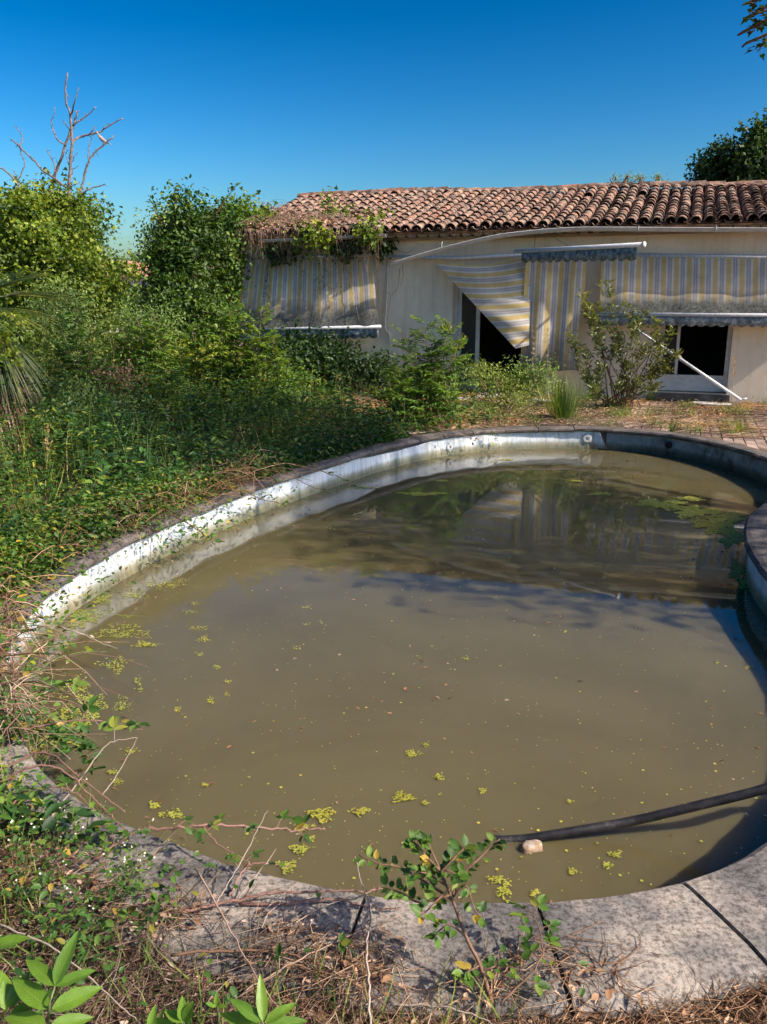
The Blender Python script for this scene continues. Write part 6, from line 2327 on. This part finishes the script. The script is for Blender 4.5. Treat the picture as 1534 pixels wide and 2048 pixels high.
# seedlings with large bright leaves; each leaf is a piece of its own
def big_leaf(parent, base, d, nrm_, L_, W_, curl, seed):
    r_ = np.random.RandomState(seed)
    d = unit(d)
    n0 = np.asarray(nrm_, float)
    b = unit(np.cross(n0, d))
    c = np.cross(d, b)
    K = 9
    v = []
    for k in range(K + 1):
        t = k / K
        w_ = (math.sin(math.pi * t ** .85) ** .8) * (1 - .25 * t) * W_ * .5 + .0008
        cz = -curl * L_ * t * t
        ax = base + d * L_ * t * (1 - .1 * curl) + c * cz
        for sgn_, lift in ((-1, .22), (-.5, .08), (0, 0), (.5, .08), (1, .22)):
            und = .012 * L_ * math.sin(t * 26 + abs(sgn_) * 2) * abs(sgn_)
            v.append(ax + b * w_ * sgn_ + c * (w_ * lift * 1.6 + und))
    f = np.array([[k * 5 + j, k * 5 + j + 1, (k + 1) * 5 + j + 1, (k + 1) * 5 + j] for k in range(K) for j in range(4)])
    uv = np.array([(k / K, (j - 2) / 2) for k in range(K + 1) for j in range(5)])
    return put('leaf', mesh_np('leaf', v, f, M['bigleaf'], True, uv), parent)


def m_bigleaf():
    m, nt, N, L, p = newmat('veined_leaf')
    tc = N.new('ShaderNodeTexCoord')
    sep = N.new('ShaderNodeSeparateXYZ')
    L.new(tc.outputs['UV'], sep.inputs[0])
    ab_ = N.new('ShaderNodeMath')
    ab_.operation = 'ABSOLUTE'
    L.new(sep.outputs[1], ab_.inputs[0])
    ma = N.new('ShaderNodeMath')
    ma.operation = 'MULTIPLY_ADD'
    L.new(ab_.outputs[0], ma.inputs[0])
    ma.inputs[1].default_value = -.22
    L.new(sep.outputs[0], ma.inputs[2])
    mm = N.new('ShaderNodeMath')
    mm.operation = 'MULTIPLY'
    L.new(ma.outputs[0], mm.inputs[0])
    mm.inputs[1].default_value = 11
    fr = N.new('ShaderNodeMath')
    fr.operation = 'PINGPONG'
    L.new(mm.outputs[0], fr.inputs[0])
    fr.inputs[1].default_value = .5
    rv = ramp(nt, [(.0, 1.0), (.12, 0.0)])
    L.new(fr.outputs[0], rv.inputs[0])
    rm_ = ramp(nt, [(.0, 1.0), (.07, 0.0)])
    L.new(ab_.outputs[0], rm_.inputs[0])
    mxv = N.new('ShaderNodeMath')
    mxv.operation = 'MAXIMUM'
    L.new(rv.outputs[0], mxv.inputs[0])
    L.new(rm_.outputs[0], mxv.inputs[1])
    oi = N.new('ShaderNodeObjectInfo')
    rc = ramp(nt, [(0, (.085, .19, .02)), (1, (.17, .30, .03))])
    L.new(oi.outputs['Random'], rc.inputs[0])
    v = objcoord(nt)
    n1 = noise(nt, 40, 4, .6, v)
    r1 = ramp(nt, [(.3, .8), (.7, 1.15)])
    L.new(n1.outputs[0], r1.inputs[0])
    c = mixc(nt, 1.0, rc.outputs[0], r1.outputs[0], 'MULTIPLY')
    sc = N.new('ShaderNodeMath')
    sc.operation = 'MULTIPLY'
    L.new(mxv.outputs[0], sc.inputs[0])
    sc.inputs[1].default_value = .45
    c = mixc(nt, sc.outputs[0], c, (.28, .40, .08))
    L.new(c, p.inputs['Base Color'])
    p.inputs['Roughness'].default_value = .42
    L.new(bump(nt, mxv.outputs[0], -.35, .002), p.inputs['Normal'])
    t = N.new('ShaderNodeBsdfTranslucent')
    L.new(mixc(nt, 1.0, c, (1.6, 1.5, .5), 'MULTIPLY'), t.inputs[0])
    mx = N.new('ShaderNodeMixShader')
    mx.inputs[0].default_value = .35
    L.new(p.outputs[0], mx.inputs[1])
    L.new(t.outputs[0], mx.inputs[2])
    L.new(mx.outputs[0], N['Material Output'].inputs[0])
    return m


M['bigleaf'] = m_bigleaf()
SEEDL = [
    ('bright green seedling with long veined leaves in the lower left corner', (100, 2110), [(110, 1972, .27), (98, 2020, .23)],
     [((110, 1972, .27), (152, 1862, .35), .34), ((110, 1972, .27), (52, 1915, .29), .34), ((112, 1972, .27), (188, 1938, .29), .34), ((98, 2018, .235), (25, 1955, .26), .4), ((104, 2018, .235), (202, 1972, .255), .4), ((92, 2052, .2), (8, 2030, .2), .4), ((98, 2055, .2), (185, 2032, .2), .4)]),
    ('bright green seedling with pointed leaves at the bottom centre left', (528, 2130), [(526, 2045, .2)],
     [((526, 2042, .2), (521, 1950, .27), .3), ((522, 2045, .2), (463, 1995, .23), .34), ((530, 2045, .2), (590, 2005, .23), .34), ((520, 2056, .18), (440, 2025, .19), .36), ((532, 2056, .18), (612, 2038, .19), .36)]),
    ('pale green seedling half hidden at the left edge', (20, 2100), [(18, 2020, .2)],
     [((18, 2015, .2), (55, 1945, .25), .5), ((15, 2015, .2), (-15, 1930, .26), .5), ((20, 2030, .19), (75, 2005, .2), .5), ((10, 2020, .2), (10, 1955, .24), .45)]),
    ('dull green seedling at the bottom edge between the two bright ones', (360, 2120), [(368, 2040, .15)],
     [((365, 2042, .15), (365, 1995, .2), .5), ((365, 2045, .15), (330, 2020, .16), .5), ((370, 2045, .15), (385, 2005, .2), .55), ((300, 2060, .12), (310, 2010, .16), .45), ((350, 2060, .12), (290, 2040, .13), .45)]),
    ('tiny three-leaved seedling left of the bottom centre seedling', (432, 2060), [(433, 2010, .1)],
     [((432, 2012, .1), (434, 1985, .13), .4), ((431, 2014, .1), (412, 2005, .11), .45), ((434, 2014, .1), (452, 2012, .11), .45)]),
    ('dark narrow-leaved sprig at the far lower left', (0, 1930), [(-10, 1880, .12)],
     [((-15, 1895, .12), (55, 1872, .15), .4), ((-15, 1885, .12), (30, 1890, .13), .4)]),
]
for k, (lab, b, st, lv) in enumerate(SEEDL):
    base = U(b[0], b[1], GZ)
    e = empty('seedling', base, lab, 'seedling', 'broad-leaved seedlings in the foreground')
    tops = [U(*s_) for s_ in st]
    q = spline([base] + [tops[-1], tops[0]] if len(tops) > 1 else [base, (base + tops[0]) / 2 + [.005, 0, 0], tops[0]], 5)
    MB().tube(q, np.linspace(.0035, .002, len(q)), 6).build('stem', M['greenstem'], e, True)
    for j, (p0, p1, asp) in enumerate(lv):
        a, b2 = U(*p0), U(*p1)
        L_ = np.linalg.norm(b2 - a)
        to_cam = unit(CAMP - a)
        nn_ = unit(np.array([0, 0, .8]) + to_cam * .6 + rng.normal(size=3) * .12)
        big_leaf(e, a, b2 - a, nn_, L_ * 1.03, L_ * asp, .1, 1300 + 10 * k + j)

# white-flowered weeds at lower left
r = np.random.RandomState(88)
for k, (lab, cxp, rad, n_) in enumerate((
        ('wispy white-flowered weed on the near coping at left', (265, 1770), .09, 26),
        ('wispy white-flowered weed above the bright seedling', (215, 1860), .08, 22),
        ('white-flowered weed at the left edge of the foreground', (40, 1770), .09, 26),
        ('white-flowered weed at the foot of the left coping', (100, 1690), .07, 18))):
    base = U(cxp[0], cxp[1] + 30, GZ + .02)
    e = empty('white_flower_weed', base, lab, 'weed', 'white-flowered weeds')
    pth, fl, lf = [], [], []
    for j in range(n_ // 2):
        tip = base + np.array([r.normal() * rad, r.normal() * rad, r.uniform(.06, .2)])
        m = (base + tip) / 2 + r.normal(size=3) * .015
        pth.append([base + r.normal(size=3) * [.02, .02, 0], m, tip])
        for q in range(2): fl.append(tip + r.normal(size=3) * .008)
        for q in range(10): lf.append(base + (tip - base) * r.uniform(.3, 1) + r.normal(size=3) * .012)
    v, f = twigs_arrays(np.array(pth), np.full(len(pth), .0009))
    put('stems', mesh_np('stems', v, f, M['greenstem']), e)
    fl = np.array(fl)
    leaves('flowers', fl, rdir(len(fl), r), unit(r.normal(size=(len(fl), 3)) * .4 + [0, -.3, 1]), .0065, .006, 'disc', M['flower'], e)['kind'] = 'stuff'
    lf = np.array(lf)
    leaves('leaves', lf, rdir(len(lf), r), rdir(len(lf), r), .014, .004, 'diamond', M['grey'], e)
